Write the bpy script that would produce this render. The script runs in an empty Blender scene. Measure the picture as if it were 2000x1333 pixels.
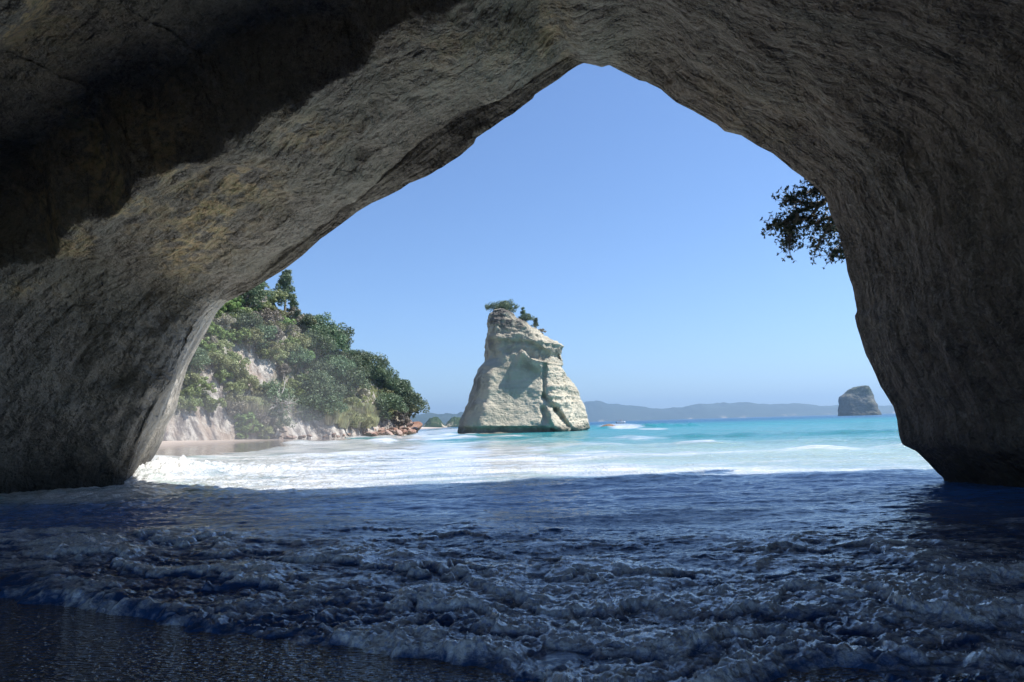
import bpy, math, random
import numpy as np
from mathutils import Vector, Matrix
R = math.radians
random.seed(7)
rng = np.random.default_rng(7)
S = bpy.context.scene
COL = S.collection

# ------------------------------------------------------------------ camera, sky, sun, exposure
CAM_H = 1.6
F = 2000 * 24 / 36.0                       # focal length in pixels of the 2000 px wide photograph
PITCH, ROLL = R(6.91), R(1.6)
fw = np.array([0, math.cos(PITCH), math.sin(PITCH)])
r0 = np.array([1.0, 0, 0]); u0 = np.array([0, -math.sin(PITCH), math.cos(PITCH)])
rt = math.cos(ROLL) * r0 - math.sin(ROLL) * u0
up = math.sin(ROLL) * r0 + math.cos(ROLL) * u0
cd = bpy.data.cameras.new('camera'); cam = bpy.data.objects.new('camera', cd); COL.objects.link(cam)
M = Matrix(((rt[0], up[0], -fw[0], 0), (rt[1], up[1], -fw[1], 0), (rt[2], up[2], -fw[2], CAM_H), (0, 0, 0, 1)))
cam.matrix_world = M
cd.lens = 24; cd.sensor_width = 36; cd.clip_start = 0.1; cd.clip_end = 30000
S.camera = cam

SUN_EL, SUN_AZ = R(55), R(80)              # azimuth measured from +Y towards +X
W = bpy.data.worlds.new('World'); S.world = W; W.use_nodes = True
nt = W.node_tree; nt.nodes.clear()
sky = nt.nodes.new('ShaderNodeTexSky'); sky.sky_type = 'NISHITA'; sky.sun_disc = False
sky.sun_elevation = SUN_EL; sky.sun_rotation = SUN_AZ
sky.air_density = 1.0; sky.dust_density = 0.1; sky.ozone_density = 4.5
bg = nt.nodes.new('ShaderNodeBackground'); bg.inputs[1].default_value = 0.072
out = nt.nodes.new('ShaderNodeOutputWorld')
tint = nt.nodes.new('ShaderNodeVectorMath'); tint.operation = 'MULTIPLY'; tint.inputs[1].default_value = (.97, 1.07, 1.25)
nt.links.new(sky.outputs[0], tint.inputs[0]); nt.links.new(tint.outputs[0], bg.inputs[0]); nt.links.new(bg.outputs[0], out.inputs[0])
sl = bpy.data.lights.new('sun', 'SUN'); sl.energy = 4.0; sl.angle = R(0.5); sl.color = (1, 0.96, 0.9)
so = bpy.data.objects.new('sun', sl); COL.objects.link(so)
sd = Vector((math.sin(SUN_AZ) * math.cos(SUN_EL), math.cos(SUN_AZ) * math.cos(SUN_EL), math.sin(SUN_EL)))
so.rotation_euler = sd.to_track_quat('Z', 'Y').to_euler(); so.location = (30, 40, 60)
S.view_settings.view_transform = 'Standard'; S.view_settings.look = 'None'
S.view_settings.exposure = 0.95; S.view_settings.gamma = 1
S.render.engine = 'CYCLES'
S.cycles.max_bounces = 10; S.cycles.diffuse_bounces = 5; S.cycles.volume_bounces = 0
S.cycles.transparent_max_bounces = 8
S.cycles.use_denoising = True
S.cycles.sample_clamp_indirect = 8

# ------------------------------------------------------------------ pixel <-> world helpers
def ray(px, py):
    px = np.asarray(px, float); py = np.asarray(py, float)
    a = (px - 1000) / F; b = (666.5 - py) / F
    return a[..., None] * rt + b[..., None] * up + fw
def at_depth(px, py, Y):
    d = ray(px, py); k = (np.asarray(Y, float) / d[..., 1])[..., None]
    return d * k + np.array([0, 0, CAM_H])
def on_ground(px, py, z=0.0):
    d = ray(px, py); k = ((z - CAM_H) / d[..., 2])[..., None]
    return d * k + np.array([0, 0, CAM_H])
def project(Pn):
    q = Pn - np.array([0, 0, CAM_H]); zf = q @ fw
    zs = np.where(zf > 0.3, zf, 0.3)
    return 1000 + F * (q @ rt) / zs, 666.5 - F * (q @ up) / zs, zf
def sstep(a, b, x):
    t = np.clip((x - a) / (b - a), 0, 1); return t * t * (3 - 2 * t)
def gauss(px, py, cx, cy, sx, sy):
    return np.exp(-((px - cx) / sx) ** 2 - ((py - cy) / sy) ** 2)

# ------------------------------------------------------------------ noise
_perm = np.random.default_rng(3).permutation(256)
_g = np.random.default_rng(4).normal(size=(256, 3)); _g /= np.linalg.norm(_g, axis=1)[:, None]
_g = _g.astype(np.float32)
def perlin(x, y, z=0.0, seed=0):
    x = np.asarray(x, np.float32) + seed * 17.31; y = np.asarray(y, np.float32) + seed * 5.77
    z = np.asarray(z, np.float32) + seed * 3.3 + np.zeros_like(x)
    xi = np.floor(x).astype(np.int32); yi = np.floor(y).astype(np.int32); zi = np.floor(z).astype(np.int32)
    fx = x - xi; fy = y - yi; fz = z - zi
    u = fx * fx * fx * (fx * (fx * 6 - 15) + 10); v = fy * fy * fy * (fy * (fy * 6 - 15) + 10)
    w = fz * fz * fz * (fz * (fz * 6 - 15) + 10)
    res = 0
    for dx in (0, 1):
        wx = u if dx else 1 - u; px_ = _perm[(xi + dx) & 255]
        for dy in (0, 1):
            wy = v if dy else 1 - v; py_ = _perm[(px_ + yi + dy) & 255]
            for dz in (0, 1):
                wz = w if dz else 1 - w
                g = _g[_perm[(py_ + zi + dz) & 255]]
                res = res + wx * wy * wz * (g[..., 0] * (fx - dx) + g[..., 1] * (fy - dy) + g[..., 2] * (fz - dz))
    return res * 1.6
def fbm(x, y, z=0.0, o=4, seed=0, gain=.5, mode='n'):
    s = 0; a = 1; tot = 0
    for i in range(o):
        n = perlin(x, y, z, seed + i * 7)
        if mode == 'billow': n = np.abs(n) * 2 - .5
        if mode == 'ridge': n = .5 - np.abs(n) * 2
        s = s + a * n; tot += a; a *= gain; x = x * 2.03; y = y * 2.03; z = z * 2.03 if not np.isscalar(z) else z * 2.03
    return s / tot

# ------------------------------------------------------------------ mesh helpers
def link(o, parent=None):
    COL.objects.link(o)
    if parent: o.parent = parent
    return o
def mesh_data(name, V, faces, mat=None, smooth=True, attrs=None, uv=None):
    me = bpy.data.meshes.new(name)
    V = np.asarray(V, np.float32)
    if not isinstance(faces, (list, tuple)): faces = [faces]
    faces = [np.asarray(f, np.int32) for f in faces if len(f)]
    me.vertices.add(len(V)); me.vertices.foreach_set('co', V.ravel())
    lv = np.concatenate([f.ravel() for f in faces])
    tot = np.concatenate([np.full(len(f), f.shape[1], np.int32) for f in faces])
    st = np.concatenate([[0], np.cumsum(tot)[:-1]]).astype(np.int32)
    me.loops.add(len(lv)); me.loops.foreach_set('vertex_index', lv)
    me.polygons.add(len(tot)); me.polygons.foreach_set('loop_start', st); me.polygons.foreach_set('loop_total', tot)
    me.polygons.foreach_set('use_smooth', np.full(len(tot), smooth))
    me.update(calc_edges=True)
    if mat: me.materials.append(mat)
    if uv is not None:
        l = me.uv_layers.new(name='UVMap'); l.data.foreach_set('uv', np.asarray(uv, np.float32)[lv].ravel())
    for k, a in (attrs or {}).items():
        a = np.asarray(a, np.float32)
        if a.ndim == 1:
            t = me.attributes.new(k, 'FLOAT', 'POINT'); t.data.foreach_set('value', a)
        else:
            t = me.attributes.new(k, 'FLOAT_COLOR', 'POINT')
            t.data.foreach_set('color', np.concatenate([a, np.ones((len(a), 1), np.float32)], 1).ravel())
    me.validate()
    return me
def mobj(name, V, faces, mat=None, parent=None, **k):
    return link(bpy.data.objects.new(name, mesh_data(name, V, faces, mat, **k)), parent)
def tag(o, label=None, cat=None, group=None, kind=None):
    if label: o['label'] = label
    if cat: o['category'] = cat
    if group: o['group'] = group
    if kind: o['kind'] = kind
    return o
def empty(name, loc=(0, 0, 0)):
    o = bpy.data.objects.new(name, None); o.location = loc; o.empty_display_size = .3
    return link(o)
def grid_faces(nu, nv, wrap=False):
    i = np.arange(nu if wrap else nu - 1); j = np.arange(nv - 1)
    I, J = np.meshgrid(i, j, indexing='ij'); I2 = (I + 1) % nu
    return np.stack([I * nv + J, I2 * nv + J, I2 * nv + J + 1, I * nv + J + 1], -1).reshape(-1, 4)
def tube(pts, rad, n=6):
    pts = np.asarray(pts, float); m = len(pts)
    T = np.gradient(pts, axis=0); T /= np.linalg.norm(T, axis=1)[:, None] + 1e-9
    a = np.cross(T, [0.3, 0.2, 1.0]); bad = np.linalg.norm(a, axis=1) < .1; a[bad] = np.cross(T[bad], [1, 0, 0])
    a /= np.linalg.norm(a, axis=1)[:, None]; b = np.cross(T, a)
    th = np.arange(n) * 2 * math.pi / n
    V = pts[None] + np.asarray(rad)[None, :, None] * (np.cos(th)[:, None, None] * a[None] + np.sin(th)[:, None, None] * b[None])
    return V.reshape(-1, 3), grid_faces(n, m, True)
class Acc:
    def __init__(s): s.V = []; s.Fq = []; s.n = 0
    def add(s, V, Fc): s.V.append(V); s.Fq.append(np.asarray(Fc) + s.n); s.n += len(V)
    def out(s): return np.concatenate(s.V), [np.concatenate(s.Fq)]

# ------------------------------------------------------------------ materials
class NT:
    def __init__(s, name):
        s.m = bpy.data.materials.new(name); s.m.use_nodes = True; s.t = s.m.node_tree; s.t.nodes.clear()
        s.o = s.n('ShaderNodeOutputMaterial'); s.p = s.n('ShaderNodeBsdfPrincipled'); s.l(s.p.outputs[0], s.o.inputs[0])
    def n(s, k): return s.t.nodes.new(k)
    def l(s, a, b): s.t.links.new(a, b)
    def val(s, sock, v):
        if hasattr(v, 'links') or isinstance(v, bpy.types.NodeSocket): s.l(v, sock)
        else: sock.default_value = v
    def coord(s, which='Object', scale=(1, 1, 1), rot=(0, 0, 0)):
        tc = s.n('ShaderNodeTexCoord'); mp = s.n('ShaderNodeMapping')
        mp.inputs['Scale'].default_value = scale; mp.inputs['Rotation'].default_value = rot
        s.l(tc.outputs[which], mp.inputs[0]); return mp.outputs[0]
    def noise(s, vec, scale, detail=6, rough=.55, dist=0, out=0):
        k = s.n('ShaderNodeTexNoise'); s.l(vec, k.inputs['Vector'])
        k.inputs['Scale'].default_value = scale; k.inputs['Detail'].default_value = detail
        k.inputs['Roughness'].default_value = rough; k.inputs['Distortion'].default_value = dist
        return k.outputs[out]
    def voro(s, vec, scale, feat='F1', out='Distance'):
        k = s.n('ShaderNodeTexVoronoi'); k.feature = feat; s.l(vec, k.inputs['Vector']); k.inputs['Scale'].default_value = scale
        return k.outputs[out]
    def ramp(s, f, a, b, c0=0., c1=1.):
        k = s.n('ShaderNodeMapRange'); k.interpolation_type = 'SMOOTHSTEP'; s.l(f, k.inputs[0])
        k.inputs[1].default_value = a; k.inputs[2].default_value = b
        k.inputs[3].default_value = c0; k.inputs[4].default_value = c1
        return k.outputs[0]
    def mix(s, f, a, b):
        k = s.n('ShaderNodeMix'); k.data_type = 'RGBA'; s.val(k.inputs[0], f)
        for sk, v in ((k.inputs[6], a), (k.inputs[7], b)):
            if isinstance(v, tuple): sk.default_value = (*v, 1) if len(v) == 3 else v
            else: s.l(v, sk)
        return k.outputs[2]
    def math(s, op, a, b=0., c=0.):
        k = s.n('ShaderNodeMath'); k.operation = op; s.val(k.inputs[0], a); s.val(k.inputs[1], b); s.val(k.inputs[2], c)
        return k.outputs[0]
    def attr(s, name, out='Fac'):
        k = s.n('ShaderNodeAttribute'); k.attribute_name = name; return k.outputs[out]
    def bump(s, h, dist, strength=1., prev=None):
        k = s.n('ShaderNodeBump'); k.inputs['Strength'].default_value = strength; k.inputs['Distance'].default_value = dist
        s.l(h, k.inputs['Height'])
        if prev: s.l(prev, k.inputs['Normal'])
        return k.outputs[0]
    def sepz(s, which='Object', i=2):
        tc = s.n('ShaderNodeTexCoord'); k = s.n('ShaderNodeSeparateXYZ'); s.l(tc.outputs[which], k.inputs[0]); return k.outputs[i]
    def set(s, **k):
        for a, v in k.items():
            s.val(s.p.inputs[a.replace('_', ' ')], (*v, 1) if isinstance(v, tuple) and len(v) == 3 else v)

def cave_material():
    m = NT('cave_rock'); ob = m.coord('Object'); uvc = m.coord('UV', scale=(.22, 1.3, 1))
    big = m.noise(ob, .35, 5, .6); med = m.noise(ob, 2.2, 8, .65); streak = m.noise(uvc, 1.6, 7, .62, .3)
    fine = m.noise(ob, 22, 6, .7)
    c = m.mix(m.ramp(med, .32, .68), (.075, .066, .055), (.31, .277, .228))
    c = m.mix(m.ramp(streak, .38, .66), m.mix(.5, c, (.15, .13, .105)), c)
    c = m.mix(m.ramp(fine, .42, .62, 0, .6), c, (.36, .33, .28)); c = m.mix(m.ramp(m.noise(ob, 9, 7, .75), .37, .5, .8, 0), c, (.05, .046, .04)); c = m.mix(m.ramp(m.noise(ob, 42, 4, .7), .36, .5, .55, 0), c, (.06, .056, .048))
    c = m.mix(m.ramp(big, .4, .62, 0, .5), c, (.26, .25, .20))
    br = m.attr('brown'); c = m.mix(m.math('MULTIPLY', br, .6), c, m.mix(m.ramp(streak, .35, .65), (.085, .063, .05), (.26, .20, .155)))
    li = m.math('MULTIPLY', m.attr('lichen'), m.ramp(m.noise(ob, 1.5, 8, .7), .44, .58))
    c = m.mix(m.math('MULTIPLY', li, .85), c, m.mix(m.ramp(m.noise(ob, 6, 4), .35, .65), (.42, .38, .17), (.62, .46, .26)))
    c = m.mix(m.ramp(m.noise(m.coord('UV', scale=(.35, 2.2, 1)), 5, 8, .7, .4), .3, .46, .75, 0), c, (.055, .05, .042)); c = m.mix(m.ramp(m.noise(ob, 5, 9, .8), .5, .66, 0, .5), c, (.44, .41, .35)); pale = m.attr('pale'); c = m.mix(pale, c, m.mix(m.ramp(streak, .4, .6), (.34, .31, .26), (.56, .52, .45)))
    wet = m.math('ADD', m.sepz(), m.math('MULTIPLY', big, 1.6)); c = m.mix(m.ramp(wet, .9, 2.2, .8, 0), c, (.035, .034, .03))
    c = m.mix(.2, c, (.035, .035, .036))
    pit = m.voro(ob, 9); h1 = m.math('ADD', m.math('MULTIPLY', med, 1.), m.math('MULTIPLY', streak, .6))
    b = m.bump(m.noise(ob, 1.6, 4, .5), .35, 1.); b = m.bump(m.noise(uvc, 3, 3, .5, .3), .18, .9, b); rg = m.ramp(m.noise(ob, .7, 4, .6, .4), .38, .60, .25, 1.15); b = m.bump(m.math('MULTIPLY', m.noise(ob, 6.5, 3, .55), rg), .14, 1., b); b = m.bump(m.math('MULTIPLY', m.noise(ob, 19, 2, .5), rg), .034, 1., b); b = m.bump(m.ramp(m.voro(ob, 8), .0, .3), .035, .8, b)
    m.set(Base_Color=c, Roughness=.82, Normal=b, Specular_IOR_Level=.25)
    return m.m
def sea_rock_material(name, base, light, dark, scale=1., lichen=.5, waterline=1.2, strat=.5):
    m = NT(name); ob = m.coord('Object'); st = m.coord('Object', scale=(.12 * scale, .12 * scale, 1.3 * scale), rot=(R(8), R(-6), 0))
    vs = m.coord('Object', scale=(1.2 * scale, 1.2 * scale, .14 * scale))
    n1 = m.noise(ob, .22 * scale, 7, .6); n2 = m.noise(ob, 1.3 * scale, 8, .65); s1 = m.noise(st, 1., 6, .6, .2); v1 = m.noise(vs, .6, 6, .6)
    c = m.mix(m.ramp(n1, .35, .65), base, light)
    c = m.mix(m.ramp(s1, .48, .62, 0, strat), c, tuple(x * .72 for x in base))
    c = m.mix(m.ramp(v1, .5, .68, 0, .5), c, tuple(x * .8 + .02 for x in light))
    c = m.mix(m.ramp(v1, .26, .42, .45, 0), c, dark)
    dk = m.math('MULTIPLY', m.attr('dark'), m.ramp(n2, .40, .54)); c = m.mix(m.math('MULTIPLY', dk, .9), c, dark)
    c = m.mix(m.ramp(m.math('ADD', m.sepz(), m.math('MULTIPLY', n2, waterline * 1.6)), waterline * .9, waterline * 1.6, .7, 0), c, (.085, .085, .06))
    b = m.bump(n2, .5 / scale, .8); b = m.bump(s1, .25 / scale, .7, b); b = m.bump(m.noise(ob, 6 * scale, 7, .7), .1 / scale, .8, b)
    m.set(Base_Color=c, Roughness=.9, Normal=b, Specular_IOR_Level=.2)
    return m.m
def leaf_material(name, c1, c2, trans=.25):
    m = NT(name); oi = m.n('ShaderNodeObjectInfo'); ob = m.coord('Object')
    f = m.noise(ob, .9, 3, .6); g = m.n('ShaderNodeNewGeometry')
    c = m.mix(m.ramp(f, .3, .7), c1, c2)
    c = m.mix(m.math('MULTIPLY', g.outputs['Random Per Island'], .55), c, tuple(min(1, x * 1.7) for x in c2))
    h = m.n('ShaderNodeHueSaturation'); m.l(c, h.inputs['Color'])
    m.l(m.ramp(oi.outputs['Random'], 0, 1, .475, .52), h.inputs['Hue']); m.l(m.ramp(oi.outputs['Random'], 0, 1, .75, 1.25), h.inputs['Value'])
    m.set(Base_Color=h.outputs[0], Roughness=.45, Specular_IOR_Level=.4)
    tr = m.n('ShaderNodeBsdfTranslucent'); m.l(h.outputs[0], tr.inputs[0]); mx = m.n('ShaderNodeMixShader'); mx.inputs[0].default_value = trans
    m.l(m.p.outputs[0], mx.inputs[1]); m.l(tr.outputs[0], mx.inputs[2]); m.l(mx.outputs[0], m.o.inputs[0])
    return m.m
def bark_material(name='bark', c=(.16, .13, .1), c2=(.3, .27, .23)):
    m = NT(name); ob = m.coord('Object', scale=(1, 1, .3)); f = m.noise(ob, 9, 6, .6)
    m.set(Base_Color=m.mix(f, c, c2), Roughness=.9, Normal=m.bump(f, .03)); return m.m
def plain(name, c, rough=.5, scale=3, var=.25, metal=0):
    m = NT(name); f = m.noise(m.coord('Object'), scale, 5)
    m.set(Base_Color=m.mix(f, tuple(x * (1 - var) for x in c), tuple(min(1, x * (1 + var)) for x in c)), Roughness=rough, Metallic=metal); return m.m

# ------------------------------------------------------------------ THE CAVE (a vaulted sea cave ending in an arch)
def mouth_Y(px, py):                       # the mouth lies in a slanting vertical plane, left foot far, right foot near
    d = ray(px, py); a = d[..., 0] / d[..., 1]
    k = 11.8 / 25.3
    return (28.0 - 15.0 * k) / (1 + a * k)
KEYS = [((288, 912), (232, 948), 5.5), ((300, 895), (243, 925), 5.5), ((318, 862), (258, 890), 5.5), ((330, 825), (275, 855), 5.4),
 ((345, 800), (290, 825), 5.2), ((352, 765), (303, 792), 5), ((368, 715), (325, 745), 4.4), ((385, 680), (345, 705), 3.6),
 ((405, 645), (372, 660), 2.8), ((425, 608), (400, 622), 1.8), ((440, 592), (424, 586), 1.), ((480, 572), (462, 563), .2),
 ((520, 548), (500, 543), .2), ((556, 526), (528, 518), .2), ((590, 500), (560, 492), .2), ((625, 468), (600, 460), .2),
 ((655, 447), (640, 426), .2), ((700, 413), (672, 405), .2), ((725, 398), (694, 394), .2), ((760, 382), (722, 368), .2),
 ((780, 372), (735, 355), .2), ((800, 358), (750, 342), .2), ((835, 344), (790, 307), .2), ((862, 328), (815, 284), .2), ((900, 304), (845, 258), .2),
 ((926, 281), (866, 246), .2), ((930, 270), (884, 235), .2), ((965, 247), (925, 214), .2), ((985, 232), (955, 201.5), .2), ((1003, 222), (967, 197), .2),
 ((1040, 193), (1000, 176), .2), ((1045, 185), (1012, 170), .2), ((1090, 155), (1055, 142), .2), ((1128, 128), (1092, 118), .2),
 ((1140, 123), (1118, 106), .2), ((1165, 128), (1146, 108), .8), ((1175, 131), (1163, 108), .9), ((1190, 127), (1185, 100), 1.)] + [(p, None, 1.4) for p in
 [(1215, 140), (1250, 158), (1262, 160), (1290, 175), (1320, 200), (1355, 218), (1385, 235), (1400, 243), (1415, 257), (1448, 265), (1480, 285), (1510, 300),
 (1545, 330), (1580, 355), (1598, 372), (1613, 390), (1622, 420), (1635, 450), (1643, 475), (1650, 500), (1655, 530), (1665, 560), (1674, 608), (1669, 618), (1674, 640),
 (1690, 690), (1705, 720), (1720, 755), (1745, 795), (1752, 820), (1756, 850), (1762, 868), (1790, 882), (1812, 903), (1832, 925), (1842, 934)]]
CEN = np.array([1.5, 0, 3.5])
def outward(P3):
    o = P3 - CEN; o[:, 1] = 0; o[:, 2] = np.maximum(o[:, 2], -1.0); return o / np.linalg.norm(o, axis=1)[:, None]
def build_cave():
    c0 = np.array([k[0] for k in KEYS], float)
    Y0 = mouth_Y(c0[:, 0], c0[:, 1]); A = at_depth(c0[:, 0], c0[:, 1], Y0); O = outward(A)
    B = np.zeros_like(A)
    for i, k in enumerate(KEYS):
        if k[1] is not None: B[i] = at_depth(k[1][0], k[1][1], Y0[i] - k[2])
        else: B[i] = A[i] + O[i] * .22 + np.array([.1, -k[2], 0])
    # go on below the water at both feet
    ext = lambda X: np.vstack([X[:1] + [0, 0, -2.2 - X[0, 2]], X, X[-1:] + [.4, 0, -2.2 - X[-1, 2]]])
    A = ext(A); B = ext(B)
    s = np.concatenate([[0], np.cumsum(np.linalg.norm(np.diff(A, axis=0), axis=1))])
    keyfrac = s / s[-1]
    NTt = 820; tt = np.linspace(0, s[-1], NTt)
    RS = lambda X: np.stack([np.interp(tt, s, X[:, i]) for i in range(3)], 1)
    A = RS(A); B = RS(B); fr = tt / s[-1]
    iL = keyfrac[11]; iA = keyfrac[35]
    # smooth B a little
    kern = np.hanning(9); kern /= kern.sum()
    for i in range(3): B[4:-4, i] = np.convolve(B[:, i], kern, 'same')[4:-4]
    k2 = np.hanning(61); k2 /= k2.sum(); bl = (1 - sstep(iL * 1.0, iL * 1.35, fr)) * sstep(.02, .06, fr)
    for i in range(3): B[:, i] = B[:, i] * (1 - bl) + np.convolve(np.pad(B[:, i], 30, 'edge'), k2, 'valid') * bl
    OB = outward(B.copy()); OA = outward(A.copy())
    skew = np.interp(fr, [0, iL, iA, iA + .12, .8, 1], [-.35, -.40, -.44, -.15, .18, .22])
    widen = np.interp(fr, [0, iL * .6, iL, iL * 1.5, iL * 2.2, iA, 1], [2.4, 2.1, 1.4, .6, .2, 0, .3])
    hang = sstep(iL * .9, iL * 1.2, fr) * (1 - sstep(iA - .03, iA + .01, fr))
    rows = []; vlen = []
    ang = np.interp(fr, [0, .5, 1], [0, 0, 1])          # unseen right side of the outside cliff, bulged seaward to shade the water
    for rad, dy in ((60, 30), (34, 22), (20, 15), (12, 10), (7, 6.5), (4.2, 4.), (2.4, 2.2), (1.2, 1.0), (.5, .35), (.15, .08)):
        rows.append(A + OA * rad + np.array([0, 1, 0]) * dy * (.12 + .34 * ang[:, None])); vlen.append(-rad)
    for k in np.linspace(0, 1, 16):
        e = k
        rows.append(A * (1 - e) + B * e); vlen.append(k * 2.)
    Ls = np.concatenate([np.arange(.05, 13, .052), np.arange(13, 20, .12), np.arange(20, 31, .5)])
    for L in Ls:
        w = widen * (1 - math.exp(-(L / 2.4) ** 1.4)) - .75 * hang * (1 - math.exp(-L / 1.3)) * math.exp(-L / 7)
        Q = B + OB * w[:, None] + np.stack([skew * L, -L * np.ones(NTt), np.zeros(NTt)], 1)
        if L > 19:
            k = sstep(19, 36, L) * .26; cx = np.array([-9., 0, 1.]); 
            Q = Q.copy(); Q[:, 0] += (cx[0] - Q[:, 0]) * k; Q[:, 2] += (cx[2] - Q[:, 2]) * k
        rows.append(Q); vlen.append(2 + L)
    G = np.stack(rows, 1)                                # (NT, NV, 3)
    NV = G.shape[1]; vl = np.array(vlen)
    # normals pointing into the rock
    dt = np.gradient(G, axis=0); dv = np.gradient(G, axis=1)
    N = np.cross(dt, dv); N /= np.linalg.norm(N, axis=2)[..., None] + 1e-9
    oc = G - np.array([0, 8, 2.]); sgn = np.sign((N * oc).sum(-1)); 
    if np.median(sgn) < 0: N = -N
    P = G.reshape(-1, 3); Nf = N.reshape(-1, 3)
    x, y, z = P.T
    VL = np.repeat(vl[None], NTt, 0).ravel(); TL = np.repeat(tt[:, None], NV, 1).ravel(); FR = np.repeat(fr[:, None], NV, 1).ravel()
    px, py, zf = project(P)
    inside = VL > 2
    rim = sstep(0, 3.5, np.abs(VL)); lip = np.where(VL < 0, 1, sstep(0, 2.6, VL))
    right = sstep(iA, iA + .1, FR)
    d = .34 * fbm(x / 4.5, y / 4.5, z / 4.5, 3, 11) * lip
    d += .17 * fbm(TL / 5, VL / .9, 0, 4, 21) * np.clip(.15 + lip, 0, 1) * (1 - .5 * right)
    d += .10 * fbm(x / 1.1, y / 1.1, z / 1.1, 4, 31) * (.2 + .8 * lip)
    d += .075 * fbm(x / .38, y / .38, z / .38, 3, 41) * (.3 + .7 * lip) * (1 - .5 * right)
    d -= .05 * np.clip(fbm(x / .22, y / .22, z / .22, 2, 42, .5, 'ridge') - .1, 0, 1) * (.3 + .7 * lip) * (1 - .4 * right)
    d -= .05 * np.clip(fbm(x / .8, y / .8, z / .8, 3, 51, mode='ridge'), 0, 1) * lip
    d += np.where(VL < 0, 1.9 * fbm(x / 4.5, y / 4.5, z / 4.5, 4, 61) * sstep(1., 9, -VL), 0)
    d -= .16 * (np.clip(fbm(x / 2.1, y / 2.1, z / 2.1, 2, 52, .4, 'ridge') - .12, 0, 1) + .5 * np.clip(fbm(x / .9, y / .9, z / .9, 2, 53, .4, 'ridge') - .15, 0, 1)) * lip
    # hollows in the wall
    for (cx, cy, r, a) in ((700, 300, 26, .5), (300, 565, 16, .3), (225, 735, 22, .3), (150, 760, 30, .3), (1045, 15, 45, .5), (60, 880, 80, .5)):
        d += a * gauss(px, py, cx, cy, r * 1.6, r) * inside * (zf > 1)
    # the overhanging step in the left part of the roof
    ex = np.array([-900, -60, 0, 95, 118, 165, 205, 250, 340, 430, 520, 585, 640, 720, 850, 1000, 1600]); ey = np.array([900, 535, 508, 472, 448, 425, 412, 364, 316, 270, 234, 200, 160, 110, 20, -90, -500])
    wob = 18 * fbm(x / .8, y / .8, z / .8, 4, 71) + 46 * fbm(x / 2.8, y / 2.8, z / 2.8, 2, 72)
    sgn = (np.interp(px, ex, ey) - py) * .86 + wob
    amt = np.interp(px, [-400, 0, 560, 900, 1100], [1, 1, .9, .25, 0])
    bandw = np.interp(px, [-400, 0, 300, 600, 900], [170, 190, 260, 240, 150])
    rec = sstep(-6, 26, sgn) * (1 - .8 * sstep(bandw, bandw * 1.9, sgn))
    m = inside * (zf > .8) * (FR < iA) * (VL > 3)
    d += rec * np.interp(px, [0, 560, 700, 900, 1100], [2.7, 2.3, 1.3, .4, 0]) * m
    d -= .22 * gauss(sgn, 0 * sgn, -14, 0, 30, 1) * amt * m
    # cracks
    for line in (((1265, 125), (1285, 140), (1300, 158), (1306, 160)), ((240, 945), (300, 850), (330, 775), (345, 740)), ((385, 640), (420, 600), (450, 580))):
        best = np.full(len(px), 1e9)
        for (x1, y1), (x2, y2) in zip(line[:-1], line[1:]):
            L2 = (x2 - x1) ** 2 + (y2 - y1) ** 2; k = np.clip(((px - x1) * (x2 - x1) + (py - y1) * (y2 - y1)) / L2, 0, 1)
            best = np.minimum(best, np.hypot(px - x1 - k * (x2 - x1), py - y1 - k * (y2 - y1)))
        d += .09 * np.exp(-(best / 4.) ** 2) * (VL > .3)
    P = P + Nf * d[:, None]
    lich = np.zeros(len(px))
    for (cx, cy, sx, sy, a) in ((140, 465, 60, 35, 1), (240, 400, 90, 50, 1), (400, 420, 80, 70, 1.2), (460, 360, 90, 50, .9), (360, 480, 60, 60, 1.1), (600, 260, 80, 40, .6), (340, 330, 60, 40, .8), (60, 110, 150, 150, .9), (60, 560, 60, 20, .9), (900, 80, 160, 60, .35), (1450, 230, 160, 90, .18), (1080, 70, 40, 60, .6)):
        lich = np.maximum(lich, a * gauss(px, py, cx, cy, sx, sy))
    lich *= m | (zf > 1)
    brown = np.where(inside | (VL >= 0), right * .9, 0)
    brown = np.maximum(brown, .7 * np.exp(-(np.abs(px - np.interp(py, [600, 700, 800, 950], [410, 350, 300, 225])) / 22) ** 2) * (py > 560) * (FR < iL))
    palec = np.where((FR < iL * 1.02) & (VL >= -.6) & (VL < 3.6), 1 - sstep(1.7, 2.9, VL + .8 * fbm(x, y, z, 2, 81)), 0) * sstep(.8, 2.6, z) * .75  # jamb facing the sea: daylight from outside put into a paler colour
    print('cave verts', len(P))
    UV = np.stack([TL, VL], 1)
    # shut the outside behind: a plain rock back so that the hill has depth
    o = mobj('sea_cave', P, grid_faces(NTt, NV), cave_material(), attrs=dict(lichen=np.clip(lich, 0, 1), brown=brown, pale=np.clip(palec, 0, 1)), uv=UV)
    tag(o, 'dark vaulted rock cave whose arched mouth opens on the sea', None, None, 'structure')
build_cave()

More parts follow.
